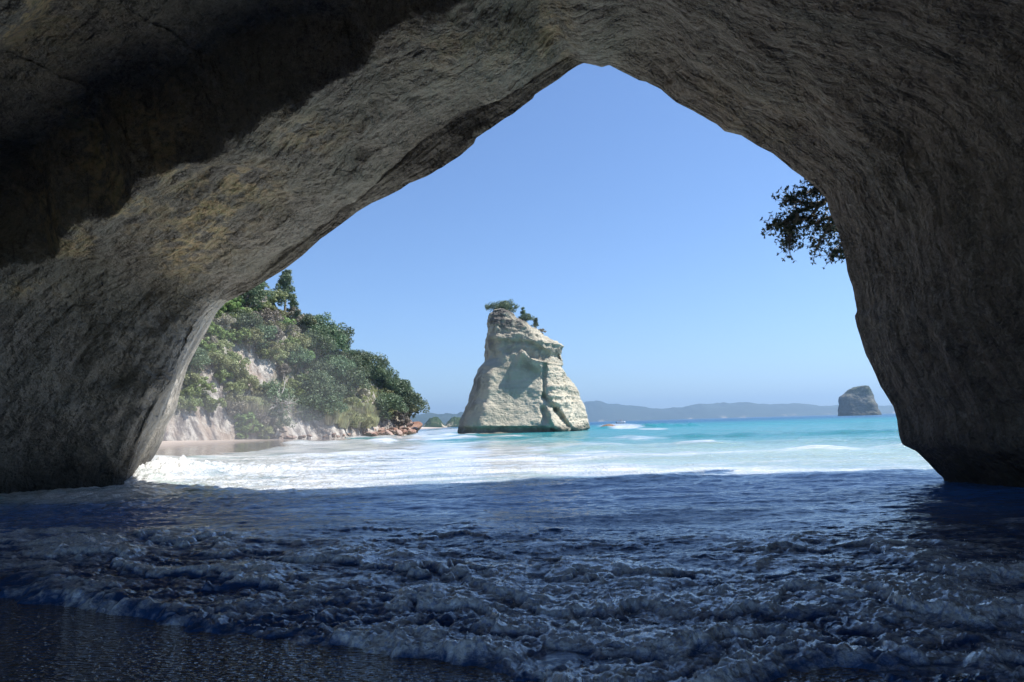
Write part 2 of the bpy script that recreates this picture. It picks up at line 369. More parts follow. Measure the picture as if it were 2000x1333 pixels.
# ------------------------------------------------------------------ sand and sea
EDGE_X = np.array([-900, -200, 0, 120, 260, 400, 560, 700, 860, 960, 1100, 1300, 1500, 1545, 1620, 1700, 1760, 2600])
EDGE_Y = 14 + np.array([1150, 1150, 1160, 1178, 1206, 1238, 1264, 1280, 1304, 1330, 1380, 1400, 1360, 1330, 1318, 1330, 1370, 1500])
def shore_X(Y): return np.interp(Y, [0, 30, 45, 67, 108, 128, 140, 200], [-21, -20.5, -20.8, -22, -24, -20.5, -19, -30])
def sand_z(x, y):
    zin = np.clip(.03 * (6.0 - y), -1.2, .35)
    zo = np.clip(.05 * (shore_X(y) - x), -1.3, 1.6)
    k = sstep(16, 30, y)
    return zin * (1 - k) + zo * k
def mat_sand():
    m = NT('wet_sand'); ob = m.coord('Object'); n = m.noise(ob, .6, 6); f = m.noise(ob, 60, 4, .6)
    dry = m.ramp(m.sepz(), .35, .95)
    c = m.mix(m.ramp(n, .3, .7), (.34, .27, .22), (.44, .36, .30)); c = m.mix(dry, c, (.66, .54, .43)); c = m.mix(m.ramp(f, .35, .7, 0, .4), c, (.12, .1, .09))
    rg = m.coord('Object', scale=(1, 1.9, 1)); g1 = m.voro(rg, 13); g2 = m.noise(rg, 24, 1, .5)
    inn = m.ramp(m.sepz('Object', 1), 9, 14, 1, .12)
    h = m.math('MULTIPLY', m.math('ADD', m.math('MULTIPLY', g1, 1.), g2), inn)
    b = m.bump(h, .03, 1.)
    rough = m.ramp(m.sepz(), .2, .7, .10, .8)
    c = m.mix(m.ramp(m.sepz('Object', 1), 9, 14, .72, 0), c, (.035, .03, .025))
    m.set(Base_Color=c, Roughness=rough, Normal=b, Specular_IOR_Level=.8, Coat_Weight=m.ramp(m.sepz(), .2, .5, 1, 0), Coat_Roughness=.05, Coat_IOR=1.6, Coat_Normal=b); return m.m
def build_sand():
    xs = np.concatenate([np.linspace(-160, -60, 40), np.linspace(-59.5, 30, 340), np.linspace(34, 400, 12)])
    ys = np.concatenate([np.linspace(-30, 2, 20), np.linspace(2.2, 30, 160), np.linspace(30.5, 170, 280), np.linspace(180, 400, 8)])
    X, Y = np.meshgrid(xs, ys, indexing='ij'); x, y = X.ravel(), Y.ravel()
    z = sand_z(x, y) + .03 * fbm(x / 4, y / 4, 0, 3, 5) * sstep(20, 40, y)
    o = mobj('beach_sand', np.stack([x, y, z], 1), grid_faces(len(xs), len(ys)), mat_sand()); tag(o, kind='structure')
build_sand()

def mat_sea():
    m = NT('sea_water'); ob = m.coord('Object'); y = m.sepz('Object', 1)
    wcol = m.attr('wcol', 'Color'); fo = m.attr('foam')
    st = m.coord('Object', scale=(.42, 1, 1)); 
    lace = m.noise(st, 1.9, 9, .72, .5); lace2 = m.noise(st, 9, 7, .7, .3); far = m.coord('Object', scale=(.09, .22, 1)); lf = m.noise(far, 1.2, 8, .65, .6)
    near = m.ramp(y, 14, 34, 1, 0)
    l = m.math('ADD', m.math('MULTIPLY', lace, .6), m.math('MULTIPLY', lace2, .4))
    k = m.n('ShaderNodeMix'); m.l(near, k.inputs[0]); m.l(m.math('ADD', m.math('MULTIPLY', lf, .6), m.math('MULTIPLY', lace, .4)), k.inputs[2]); m.l(l, k.inputs[3]); l = k.outputs[0]
    # foam where lace > 1 - foam
    d = m.math('SUBTRACT', m.math('ADD', m.math('MULTIPLY', fo, .62), l), .78)
    mask = m.ramp(d, -.10, .12)
    w1 = m.noise(m.coord('Object', scale=(.55, 1, 1)), 5, 8, .62, .3); w2 = m.noise(m.coord('Object', scale=(.35, 1, 1)), .8, 7, .6, .2)
    w3 = m.noise(m.coord('Object', scale=(.4, 1, 1)), .12, 6, .6)
    calm = m.ramp(m.noise(m.coord('Object', scale=(.12, .5, 1)), .8, 4, .6, .5), .36, .62, .18, 1.); b = m.bump(m.math('MULTIPLY', w1, calm), .075, 1.); 
    mf = m.n('ShaderNodeMath'); mf.operation = 'MULTIPLY'; m.l(w2, mf.inputs[0]); m.l(m.ramp(y, 10, 40), mf.inputs[1])
    b = m.bump(mf.outputs[0], .6, 1., b)
    mg = m.math('MULTIPLY', w3, m.ramp(y, 100, 500)); b = m.bump(mg, 5.0, 1., b)
    m.set(Base_Color=wcol, Roughness=m.ramp(y, 20, 200, .07, .3), Normal=b, Specular_IOR_Level=m.ramp(y, 40, 120, .5, .32), IOR=m.ramp(y, 20, 60, 1.6, 1.33))
    fm = m.n('ShaderNodeBsdfPrincipled'); fm.inputs['Roughness'].default_value = .35; fm.inputs['Coat Weight'].default_value = .9; fm.inputs['Coat IOR'].default_value = 1.6; fm.inputs['Subsurface Weight'].default_value = .3; fm.inputs['Subsurface Radius'].default_value = (1, 1, 1); fm.inputs['Subsurface Scale'].default_value = .09; fm.inputs['Coat Roughness'].default_value = .12
    bub = m.noise(ob, 34, 8, .75); b2 = m.bump(m.noise(ob, 9, 3, .5), .10, .9); b2 = m.bump(m.noise(ob, 28, 2, .5), .03, 1., b2)
    frc = m.noise(ob, 26, 3, .6); bub = m.math('ADD', m.math('MULTIPLY', bub, .45), m.math('MULTIPLY', m.noise(m.coord('Object', scale=(.16, .55, 1)), 1.6, 7, .65, .4), .55)); fresh_shade = m.ramp(y, 14, 20, 1, 0); m.l(m.mix(fresh_shade, m.mix(m.ramp(bub, .41, .54), (.32, .40, .40), (.92, .92, .91)), m.mix(m.ramp(frc, .38, .52), (.50, .60, .82), (.88, .92, .98))), fm.inputs['Base Color']); m.l(b2, fm.inputs['Normal'])  # near foam: thick white, with the shade's blue skylight mixed into its colour
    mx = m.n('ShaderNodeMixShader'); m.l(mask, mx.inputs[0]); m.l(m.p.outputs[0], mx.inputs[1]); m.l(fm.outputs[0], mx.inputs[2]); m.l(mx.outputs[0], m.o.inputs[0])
    return m.m
def build_sea():
    a = np.concatenate([np.linspace(-9, -1.15, 26)[:-1], np.linspace(-1.15, -.82, 50)[:-1], np.linspace(-.82, .82, 860), np.linspace(.82, 1.15, 50)[1:], np.linspace(1.15, 9, 26)[1:]])
    Ys = np.concatenate([np.arange(2.6, 4, .05), np.arange(4, 10, .017)])
    Y = 10.; l = []
    while Y < 9500:
        l.append(Y); Y += max(.017 * (Y / 10) ** 1.75, .017) if Y < 220 else Y * .03
    Ys = np.concatenate([Ys, l]); print('sea grid', len(a), len(Ys))
    AA, YY = np.meshgrid(a, Ys, indexing='ij'); x = (11500 * np.tanh(AA * YY / 11500)).ravel(); y = YY.ravel(); n = len(x)
    P0 = np.stack([x, y, np.zeros(n)], 1); px, py, zf = project(P0)
    s = np.interp(px, EDGE_X, EDGE_Y) + 14 * fbm(x / .5, y / .5, 0, 3, 9) - py     # px seaward of the swash edge
    z = np.zeros(n); ox = np.zeros(n); oy = np.zeros(n)
    ch = 1 - sstep(8.2, 13.0, y + 1.5 * fbm(x / 3, y / 3, 0, 2, 2) + .12 * np.clip(x, -8, 8)); I = ch > 0.001
    xi, yi = x[I], y[I]; wx = xi + .25 * perlin(xi / .9, yi / .9, 0, 90); wy = yi + .2 * perlin(xi / .8, yi / .8, 0, 91)
    big = fbm(wx / 1.5, wy / .85, 0, 2, 12); lump = fbm(wx / .52, wy / .36, 0, 3, 13, .5, 'billow'); sm = fbm(wx / .15, wy / .12, 0, 3, 14, .55, 'billow')
    rdg = np.clip(fbm(wx / .9, wy / .5, 0, 3, 15, .5, 'ridge'), 0, 1)
    web = np.clip(fbm(wx / .34, wy / .24, 0, 4, 18, .55, 'ridge'), 0, 1); frm = sstep(5.4, 8, yi)
    sm2 = fbm(wx / .07, wy / .06, 0, 2, 19, .5, 'billow'); rip = np.clip(fbm(wx / .55, wy / .2, 0, 4, 20, .55, 'ridge'), 0, 1)
    si = s[I]; wv = 46 * fbm(xi / .9, yi / .9, 0, 3, 94) + 20 * fbm(xi / .28, yi / .28, 0, 3, 96); saw = np.zeros(len(xi))
    for s0, A_, w_ in ((22, .05, 40), (95, .072, 55), (178, .074, 60), (262, .06, 60)):
        q = si - s0 - wv * (1 + s0 / 300); saw = np.maximum(saw, A_ * sstep(-5, 9, q) * np.exp(-np.clip(q, 0, None) / w_) * (.5 + 1.1 * sstep(-.35, .35, perlin(xi / 1.3 + s0, yi / 1.3, 0, 95))))
    hh = .10 * big + (1 - .72 * frm) * (.048 * lump + .034 * sm + .010 * sm2) + .07 * rdg ** 1.5 + .04 * web ** 1.6 + .045 * frm * rip ** 1.4 + saw
    z[I] += ch[I] * hh
    ox[I] += ch[I] * .05 * fbm(xi / .22, yi / .2, 0, 3, 16); oy[I] += ch[I] * (-.07 * (lump) + .05 * fbm(xi / .2, yi / .2, 0, 3, 17))
    mid = (1 - ch) * (1 - sstep(60, 160, y)); J = mid > .001; xj, yj = x[J], y[J]
    ch2 = sstep(30, 12, y) if False else (1 - sstep(12, 30, y))
    z[J] += mid[J] * (.09 * fbm(xj / 2.6, yj / 1.1, 0, 3, 22) + (.034 * fbm(xj / .8, yj / .36, 0, 4, 23, .55, 'ridge')) * (1 - sstep(20, 60, yj)) + .05 * fbm(xj / 9, yj / 4, 0, 3, 24))
    left = 1 - sstep(-9, -3, x); L2 = J & (y < 40)
    z[L2] += (left * (1 - ch))[L2] * .07 * fbm(x[L2] / .7, y[L2] / .5, 0, 4, 25, .55, 'billow')
    # swell crests and small breakers
    def crest(Yc, x0, x1, amp, wid, seed, bend=0.):
        nonlocal z
        c = Yc + bend * x + .9 * perlin(x / 5, 0 * x, 0, seed)
        e = amp * np.exp(-((y - c) / wid) ** 2) * sstep(x0 - 2, x0 + 2, x) * (1 - sstep(x1 - 2, x1 + 2, x)) * (.7 + .6 * perlin(x / 2.5, y / 3, 0, seed + 1))
        z += e; return e
    f = np.zeros(n)
    e1 = crest(18.3, 2, 11, .10, .5, 31); e2 = crest(23.5, -9, 30, .12, .9, 33, -.02); e3 = crest(31, -18, 20, .22, 1.2, 35, .03); e4 = crest(42, -26, 26, .3, 1.6, 37); e5 = crest(60, -5, 50, .34, 2., 39); e6 = crest(78, -30, 2, .45, 2., 41); e7 = crest(14, -4, 6, .07, .5, 43, -.05); e8 = crest(11.3, 0, 9, .08, .4, 45, .05)
    e9 = crest(112, -26, -6, .55, 2.4, 47, .15); e10 = crest(150, 18, 40, .9, 2.5, 49)
    # splash mound against the left foot of the arch
    mnd = np.exp(-((x + 12.9) / 1.6) ** 2 - ((y - 25.6) / 2.0) ** 2); z += mnd * (.60 + .30 * fbm(x / .5, y / .5, 0, 4, 51, .55, 'billow')) 
    mn2 = np.exp(-((x + 11.0) / 2.6) ** 2 - ((y - 27.5) / 1.2) ** 2); z += mn2 * (.2 + .2 * fbm(x / .5, y / .5, 0, 4, 52, .55, 'billow'))
    # foam amount
    for cx, cy, sx, sy, am in ((800, 850, 90, 10, 1.), (760, 905, 330, 42, 1.3), (470, 905, 160, 34, 1.3), (620, 870, 120, 12, 1.3), (620, 945, 260, 24, 1.2), (1100, 868, 220, 7, .45), (1180, 885, 110, 9, .55), (950, 872, 200, 12, .55),
        (1150, 918, 180, 16, .85), (1500, 921, 380, 11, .70), (1600, 880, 220, 4, .5), (1215, 833, 42, 5, 1.3), (1275, 838, 40, 2.5, .8), (1250, 858, 150, 6, .5), (1760, 915, 120, 16, .5), (860, 841, 70, 6, .9), (1120, 843, 60, 3, .4),
        (700, 940, 400, 26, .5), (350, 912, 100, 34, 1.2), (150, 955, 220, 34, .95), (900, 985, 260, 8, .45), (1250, 1010, 200, 6, .4), (560, 1000, 160, 10, .5), (1320, 888, 300, 26, .33)):
        f = np.maximum(f, am * gauss(px, py, cx, cy, sx, sy))
    f = np.maximum(f, .30 * (1 - sstep(20, 120, y)) * (y > 5))
    f += (e2 + e3) * 1.2 + e4 * .9 * (x < 12) + e6 * 1. + e9 * 1.2 + e1 * 1.5
    f = np.maximum(f, mnd * 1.3); f = np.maximum(f, mn2 * 1.2)
    fc = np.zeros(n); fc[I] = .26 + 2.2 * np.clip(hh - .03, -.1, .3) + 3.0 * saw + .3 * web + .3 * rip * frm + .18 * (1 - sstep(5.5, 8, yi))
    f = f * (1 - ch) + fc * ch
    f = np.where(y > 18, f, f * (1 - .45 * sstep(6.5, 9.5, x) * (1 - sstep(5, 18, y) * .0)))
    # the swash front
    zs = sand_z(x, y); k = sstep(0, 26, s)
    Ff = (s > -60) & (s < 260) & (y < 12)
    front = np.zeros(n); front[Ff] = sstep(-4, 34, s[Ff]) * (1 - sstep(60, 260, s[Ff])) * (.055 + .05 * fbm(x[Ff] / .3, y[Ff] / .3, 0, 4, 55, .55, 'billow'))
    ins = y < 14
    z = np.where(ins, (zs - .05) * (1 - k) + (z + .03 + front) * k, z)
    z = np.where(ins & (s > 0), np.maximum(z, zs - .05 + (.06 + .02 * perlin(x / .3, y / .2, 0, 93)) * k), z)
    f = np.where(ins, np.maximum(f, front * 6) , f)
    # shoreline outside: water thins out over the sand
    z = np.where(y > 26, np.maximum(z, -.2), z)
    # water colour: depth, sand and plankton; inside the cave, reflected sky blue painted in
    def lerp(t, a, b): return a + (b - a) * t[:, None]
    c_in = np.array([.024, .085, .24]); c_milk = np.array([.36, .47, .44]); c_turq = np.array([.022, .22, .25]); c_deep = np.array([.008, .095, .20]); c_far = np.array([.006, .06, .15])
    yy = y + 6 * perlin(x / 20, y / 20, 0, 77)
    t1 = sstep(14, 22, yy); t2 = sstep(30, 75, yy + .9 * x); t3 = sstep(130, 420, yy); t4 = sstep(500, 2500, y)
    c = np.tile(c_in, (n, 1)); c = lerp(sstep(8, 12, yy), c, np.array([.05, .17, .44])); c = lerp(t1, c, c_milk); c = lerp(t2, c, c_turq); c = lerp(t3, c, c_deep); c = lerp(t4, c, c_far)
    c *= (1 + .25 * fbm(x / 12, y / 5, 0, 4, 78))[:, None]
    P = np.stack([x + ox, y + oy, z], 1)
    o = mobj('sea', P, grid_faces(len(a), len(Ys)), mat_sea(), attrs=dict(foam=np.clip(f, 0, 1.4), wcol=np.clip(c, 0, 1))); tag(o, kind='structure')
    # droplets and threads thrown up by the swash
    rs = np.random.default_rng(31); sel = np.where((y < 9) & (y > 4) & (np.abs(x / y) < .85) & (s > 10) & (f > .55))[0]
    sel = rs.choice(sel, 4200)
    C = P[sel] + rs.normal(size=(len(sel), 3)) * [.03, .03, 0]; C[:, 2] += rs.exponential(.022, len(sel)); r = .0018 + rs.exponential(.0016, len(sel))
    octa = np.array([(1, 0, 0), (0, 1, 0), (-1, 0, 0), (0, -1, 0), (0, 0, 1), (0, 0, -1)], float); of = np.array([(0, 1, 4), (1, 2, 4), (2, 3, 4), (3, 0, 4), (1, 0, 5), (2, 1, 5), (3, 2, 5), (0, 3, 5)])
    V = (C[:, None] + octa[None] * r[:, None, None] * (1, 1, 1.5)).reshape(-1, 3); Fq = (np.arange(len(C))[:, None, None] * 6 + of[None]).reshape(-1, 3)
    tag(mobj('sea_spray', V, Fq, plain('spray_drops', (.8, .84, .9), .2, 3, .05)), 'fine white droplets thrown up over the broken foam in the foreground', 'spray', kind='stuff')

build_sea()

# ------------------------------------------------------------------ rocks that rise from the sea, from their outlines
def sea_rock(name, levels, Y, mat, section, dep, nz=150, nt=260, amp=.6, size=4., dark=None, base=-1.5, smooth=True, z_noise=1., parent=None, shape=None):
    lv = np.array(levels, float)                          # rows: pixel y, left x, right x
    ctr = [at_depth((l[1] + l[2]) / 2, l[0], Y) for l in lv]
    zz = np.array([c[2] for c in ctr]); cx = np.array([(at_depth(l[1], l[0], Y)[0] + at_depth(l[2], l[0], Y)[0]) / 2 for l in lv])
    hw = np.array([(at_depth(l[2], l[0], Y)[0] - at_depth(l[1], l[0], Y)[0]) / 2 for l in lv])
    o = np.argsort(zz); zz, cx, hw = zz[o], cx[o], hw[o]
    zt = zz[-1]
    Z = np.linspace(base, zt, nz); CX = np.interp(Z, zz, cx); HW = np.interp(Z, zz, hw)
    sec = np.array(section, float); sec = np.vstack([sec, sec[:1]])
    s = np.concatenate([[0], np.cumsum(np.linalg.norm(np.diff(sec, axis=0), axis=1))]); t = np.linspace(0, s[-1], nt, endpoint=False)
    U = np.stack([np.interp(t, s, sec[:, 0]), np.interp(t, s, sec[:, 1])], 1)
    for _ in range(14): U = .25 * np.roll(U, 1, 0) + .5 * U + .25 * np.roll(U, -1, 0)
    U[:, 0] = (U[:, 0] - U[:, 0].min()) / (U[:, 0].max() - U[:, 0].min()) * 2 - 1
    D = np.interp(Z, [0, zt], dep)
    X = CX[None] + HW[None] * U[:, :1]; Yg = Y + D[None] * U[:, 1:2] * np.ones_like(X); Zg = np.tile(Z, (nt, 1))
    if shape: X, Yg, Zg = shape(X, Yg, Zg, U)
    # cap
    caps = []
    for k in (.8, .55, .3, .05):
        caps.append((CX[-1] + (X[:, -1] - CX[-1]) * k, Y + (Yg[:, -1] - Y) * k, Zg[:, -1] + (1 - k) * .25 * size * .2))
    X = np.concatenate([X] + [c[0][:, None] for c in caps], 1); Yg = np.concatenate([Yg] + [c[1][:, None] for c in caps], 1); Zg = np.concatenate([Zg] + [c[2][:, None] for c in caps], 1)
    G = np.stack([X, Yg, Zg], -1); nv = G.shape[1]
    du = np.roll(G, -1, 0) - np.roll(G, 1, 0); dv = np.gradient(G, axis=1); N = np.cross(du, dv); N /= np.linalg.norm(N, axis=2)[..., None] + 1e-9
    if (N[..., 0] * (G[..., 0] - G[..., 0].mean())).mean() < 0: N = -N
    P = G.reshape(-1, 3); Nf = N.reshape(-1, 3); x, y, z = P.T
    rough = 0 if np.isscalar(z_noise) else np.maximum(np.maximum(sstep(3, 7, x), sstep(12, 15, z)), 1 - sstep(-10.5, -8.5, x - .25 * z))
    d = amp * (.6 * fbm(x / size, y / size, z / (size * .8), 4, 5) + .35 * fbm(x / size * .5, y / size * .5, z / (size * .16) + x * .03, 4, 6, .5, 'ridge') * (z_noise if np.isscalar(z_noise) else z_noise(x, y, z)) + (.15 + .35 * rough) * fbm(x / size * 4, y / size * 4, z / size * 4, 4, 8, .6) + .3 * rough * fbm(x / size * 1.8, y / size * 1.8, z / size * 1.8, 2, 9, .5, 'ridge'))
    side = 1 - .4 * np.abs(np.repeat(U[:, 0], nv)) ** 6
    P = P + Nf * (d * side)[:, None]
    px, py, _ = project(P)
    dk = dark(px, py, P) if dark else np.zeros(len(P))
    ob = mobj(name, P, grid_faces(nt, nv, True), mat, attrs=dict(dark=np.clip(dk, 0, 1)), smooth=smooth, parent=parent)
    return ob
STACK = [(612, 962, 990), (615, 956, 1003), (625, 955, 1012), (633, 952, 1032), (644, 953.4, 1047), (655, 951, 1062), (667, 948, 1078), (673, 946.6, 1097), (678, 946.6, 1103.5), (684, 947, 1099), (696, 948, 1097), (705, 948, 1100),
 (714, 939, 1100), (720, 934, 1098), (727, 932, 1103), (736, 926, 1110), (750, 923, 1121), (763, 919, 1130), (784, 913, 1136), (795, 908, 1142), (808, 903, 1146), (817, 898, 1148), (831, 894, 1152.6), (840, 892.6, 1153.5), (846, 896, 1146)]
SEC = [(-1, .1), (-.86, -.66), (-.62, -.94), (.42, -.84), (.62, -.66), (1, .15), (.7, .8), (-.3, 1.), (-.85, .7)]
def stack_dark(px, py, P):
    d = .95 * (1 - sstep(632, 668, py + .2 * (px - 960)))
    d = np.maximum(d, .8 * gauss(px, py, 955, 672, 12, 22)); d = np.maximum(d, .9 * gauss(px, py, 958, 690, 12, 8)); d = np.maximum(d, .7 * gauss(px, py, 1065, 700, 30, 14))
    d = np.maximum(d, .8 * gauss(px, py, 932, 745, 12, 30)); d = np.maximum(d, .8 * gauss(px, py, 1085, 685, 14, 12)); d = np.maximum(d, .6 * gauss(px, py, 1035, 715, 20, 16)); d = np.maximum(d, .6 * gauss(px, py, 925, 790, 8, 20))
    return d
def stack_shape(X, Y, Z, U):
    px, py, _ = project(np.stack([X.ravel(), Y.ravel(), Z.ravel()], 1)); px = px.reshape(X.shape); py = py.reshape(X.shape)
    fr = (U[:, 1:2] < 0) * 1.0
    push = np.zeros_like(X)
    # cap block, slanting ledge, concave face, fissure and fin
    Lc = np.interp(px, [940, 955, 1000, 1040, 1075, 1100], [655, 662, 664, 668, 690, 692]); push -= 1.2 * (1 - sstep(-3, 3, py - Lc)) * .7 * (1 - .5 * gauss(px, py, 985, 640, 12, 14))
    L1 = np.interp(px, [1000, 1020, 1040, 1070, 1100], [700, 685, 700, 708, 716]); q = py - L1
    push -= 1.6 * sstep(-3, 2, q) * (1 - sstep(5, 30, q)) * sstep(1004, 1022, px)
    push += 1.2 * gauss(px, py, 1080, 697, 20, 7)
    push += 1.0 * gauss(px, py, 1010, 775, 50, 60) + 1.0 * gauss(px, py, 965, 700, 14, 20)
    for (ax, ay, bx, by, dpt, wd) in ((1064, 715, 1062, 775, .8, 3.5), (1062, 775, 1085, 800, 1.2, 5), (1085, 800, 1118, 842, 1.8, 5), (1060, 800, 1082, 846, 1.2, 6), (1100, 735, 1104, 790, .6, 2.5), (1022, 850, 1010, 830, 0, 5)):
        k = np.clip(((px - ax) * (bx - ax) + (py - ay) * (by - ay)) / ((bx - ax) ** 2 + (by - ay) ** 2), 0, 1)
        push += dpt * np.exp(-(np.hypot(px - ax - k * (bx - ax), py - ay - k * (by - ay)) / wd) ** 2)
    push -= 1.6 * gauss(px, py, 1074, 822, 8, 18) + 1.2 * gauss(px, py, 1130, 838, 10, 14)
    push += .9 * sstep(832, 838, py) * (1 - sstep(842, 850, py)) * (1 - sstep(1080, 1100, px))
    for yy in (728, 752, 772, 783): push -= .45 * sstep(-2, 1, py - yy) * (1 - sstep(2, 10, py - yy)) * sstep(1060, 1085, px)
    return X, Y + push * fr, Z
stack = empty('sea_stack', tuple(at_depth(1023, 846, 130.)))
stack.location[2] = 0
tag(stack, 'tall pale wedge-shaped rock stack with trees on its top, standing in the surf', 'sea stack')
M_STACK = sea_rock_material('stack_rock', (.50, .455, .35), (.66, .60, .47), (.085, .075, .07), .35, .5, 2., .5)
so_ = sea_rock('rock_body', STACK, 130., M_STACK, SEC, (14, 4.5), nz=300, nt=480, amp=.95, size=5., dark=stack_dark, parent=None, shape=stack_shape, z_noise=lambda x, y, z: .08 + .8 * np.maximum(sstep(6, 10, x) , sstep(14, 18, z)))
so_.data.transform(Matrix.Translation(-Vector(stack.location))); so_.parent = stack
ISL = [(755, 1678, 1692), (757, 1668, 1696), (761, 1656, 1700), (768, 1650, 1704), (775, 1641, 1707), (782, 1638, 1710), (790, 1638, 1713), (800, 1638, 1716), (806, 1638, 1720), (811, 1638, 1722)]
SECI = [(-1, -.2), (-.8, -.8), (.3, -.95), (.62, -.7), (1, .2), (.5, .9), (-.7, .8)]
M_ISL = sea_rock_material('island_rock', (.09, .09, .09), (.18, .17, .14), (.035, .06, .028), .12, .5, 5., .08)
isl = sea_rock('rock_island', ISL, 800., M_ISL, SECI, (24, 12), nz=90, nt=160, amp=4.2, size=14., dark=lambda px, py, P: (1 - sstep(760, 782, py)) * .9 + .35 * (px > 1690), base=-3, z_noise=.15)
tag(isl, 'steep dark blocky rock island far out beside the right wall of the arch', 'island')
# low reef rock with white water, right of the stack
REEF = [(828.3, 1188, 1191), (829.5, 1183, 1195), (831, 1178, 1200), (833.5, 1174, 1203), (836, 1172, 1206)]
M_REEF = sea_rock_material('reef_rock', (.16, .10, .07), (.30, .20, .14), (.07, .045, .035), .6, .5, .3, .4)
rf = sea_rock('reef_rock', REEF, 155., M_REEF, SEC, (2.6, 1.), nz=30, nt=80, amp=.35, size=1.6, base=-.6)
tag(rf, 'low brown rock awash in white water to the right of the pale stack', 'rock')

# ------------------------------------------------------------------ headland
def cap_h(q): return np.interp(q, [60, 81.6, 96.4, 113, 124.2, 129.6, 133, 150], [38, 31, 20, 13.5, 7.5, 3.0, 1.6, -1])
FOOT = np.array([(-90, 66), (-60, 68), (-38, 75), (-27.6, 105), (-20.5, 134), (-20, 141), (-26, 150), (-60, 190), (-140, 240)], float)
def inland(x, y):
    best = np.full(x.shape, 1e9); sg = np.ones(x.shape)
    for (x1, y1), (x2, y2) in zip(FOOT[:-1], FOOT[1:]):
        L2 = (x2 - x1) ** 2 + (y2 - y1) ** 2; k = np.clip(((x - x1) * (x2 - x1) + (y - y1) * (y2 - y1)) / L2, 0, 1)
        dx = x - x1 - k * (x2 - x1); dy = y - y1 - k * (y2 - y1); d = np.hypot(dx, dy)
        cr = ((x2 - x1) * dy - (y2 - y1) * dx); b = d < best
        best = np.where(b, d, best); sg = np.where(b, np.sign(cr), sg)
    return best * np.where(sg == 0, 1, sg)
def head_h(x, y):
    d = inland(x, y)
    d = d + 1.5 * fbm(x / 7, y / 7, 0, 4, 101) + .5 * fbm((x + y) / 1.6, (x - y) / 5, 0, 3, 102, .5, 'ridge') * sstep(.5, 4, d)
    q = x * .29 + y * .957; cap = cap_h(q) + 1.2 * fbm(x / 9, y / 9, 0, 3, 103)
    h = .5 + 2.15 * np.maximum(d, 0) - .012 * np.maximum(d, 0) ** 2
    k = 1.2; m_ = np.minimum(h, cap); soft = m_ - np.log1p(np.exp(-np.abs(h - cap) / k)) * k * .6
    return np.where(d > 0, soft, .5 + d * 3)
HX0, HX1, HY0, HY1, HS = -96, -14, 56, 190, .3
_hx = np.arange(HX0, HX1, HS); _hy = np.arange(HY0, HY1, HS)
HXX, HYY = np.meshgrid(_hx, _hy, indexing='ij'); HH = head_h(HXX.ravel(), HYY.ravel()).reshape(HXX.shape)
HH += .12 * fbm(HXX.ravel() / 1.2, HYY.ravel() / 1.2, HH.ravel() / 2, 3, 104).reshape(HXX.shape)
def hz(x, y):
    i = np.clip(((x - HX0) / HS).astype(int), 0, HXX.shape[0] - 1); j = np.clip(((y - HY0) / HS).astype(int), 0, HXX.shape[1] - 1)
    return HH[i, j]
def hit_head(px, py):
    d = ray(px, py); ys = np.arange(62, 186, .2); ok = d[None] / d[1] * ys[:, None] + np.array([0, 0, CAM_H])
    h = hz(ok[:, 0], ok[:, 1]); i = np.argmax(h > ok[:, 2])
    if not (h[i] > ok[i, 2]): return None
    return ok[i]
BARE = [[(315, 862), (340, 795), (400, 795), (470, 815), (490, 862)], [(375, 735), (395, 680), (415, 700), (445, 770), (470, 825), (440, 810), (400, 790)], [(440, 660), (480, 670), (515, 700), (545, 725), (548, 770), (505, 755), (465, 735)],
        [(560, 852), (588, 818), (645, 818), (658, 852)], [(478, 572), (515, 556), (530, 590), (500, 602)], [(538, 640), (552, 600), (558, 690), (540, 700)]]
def in_poly(x, y, poly):
    c = False; n = len(poly)
    for i in range(n):
        (x1, y1), (x2, y2) = poly[i], poly[(i + 1) % n]
        if (y1 > y) != (y2 > y) and x < (x2 - x1) * (y - y1) / (y2 - y1) + x1: c = not c
    return c
def mat_head():
    m = NT('headland_rock'); ob = m.coord('Object'); vs = m.coord('Object', scale=(.8, .8, .1), rot=(0, R(18), 0))
    n1 = m.noise(ob, .25, 7, .6); n2 = m.noise(ob, 1.5, 8, .65); v = m.noise(vs, 1.2, 7, .65, .3)
    c = m.mix(m.ramp(v, .4, .6), (.24, .215, .20), (.60, .56, .50)); c = m.mix(m.ramp(n1, .45, .62, 0, .75), c, (.36, .27, .21)); c = m.mix(m.ramp(n2, .55, .7, 0, .6), c, (.70, .68, .62))
    c = m.mix(m.ramp(v, .36, .48, .7, 0), c, (.14, .12, .115))
    g = m.math('MULTIPLY', m.attr('veg'), m.ramp(n2, .38, .5)); c = m.mix(g, c, m.mix(m.ramp(m.noise(ob, 3, 5), .3, .7), (.05, .075, .02), (.14, .15, .05)))
    b = m.bump(n2, .5, .9); b = m.bump(v, .3, .7, b); b = m.bump(m.noise(ob, 7, 7, .7), .12, .9, b)
    m.set(Base_Color=c, Roughness=.9, Normal=b, Specular_IOR_Level=.2); return m.m
def build_head():
    x, y, z = HXX.ravel(), HYY.ravel(), HH.ravel(); P = np.stack([x, y, np.maximum(z, -2.5)], 1)
    px, py, _ = project(P)
    veg = np.ones(len(x)); 
    for b in BARE:
        b = np.array(b, float); cx, cy = b.mean(0); sx = np.ptp(b[:, 0]) * .42; sy = np.ptp(b[:, 1]) * .45
        veg *= 1 - np.clip(1.5 * gauss(px, py, cx, cy, sx, sy), 0, 1)
    veg *= sstep(2.5, 4.5, z)
    tag(mobj('headland', P, grid_faces(*HXX.shape), mat_head(), attrs=dict(veg=veg)), kind='structure')
build_head()

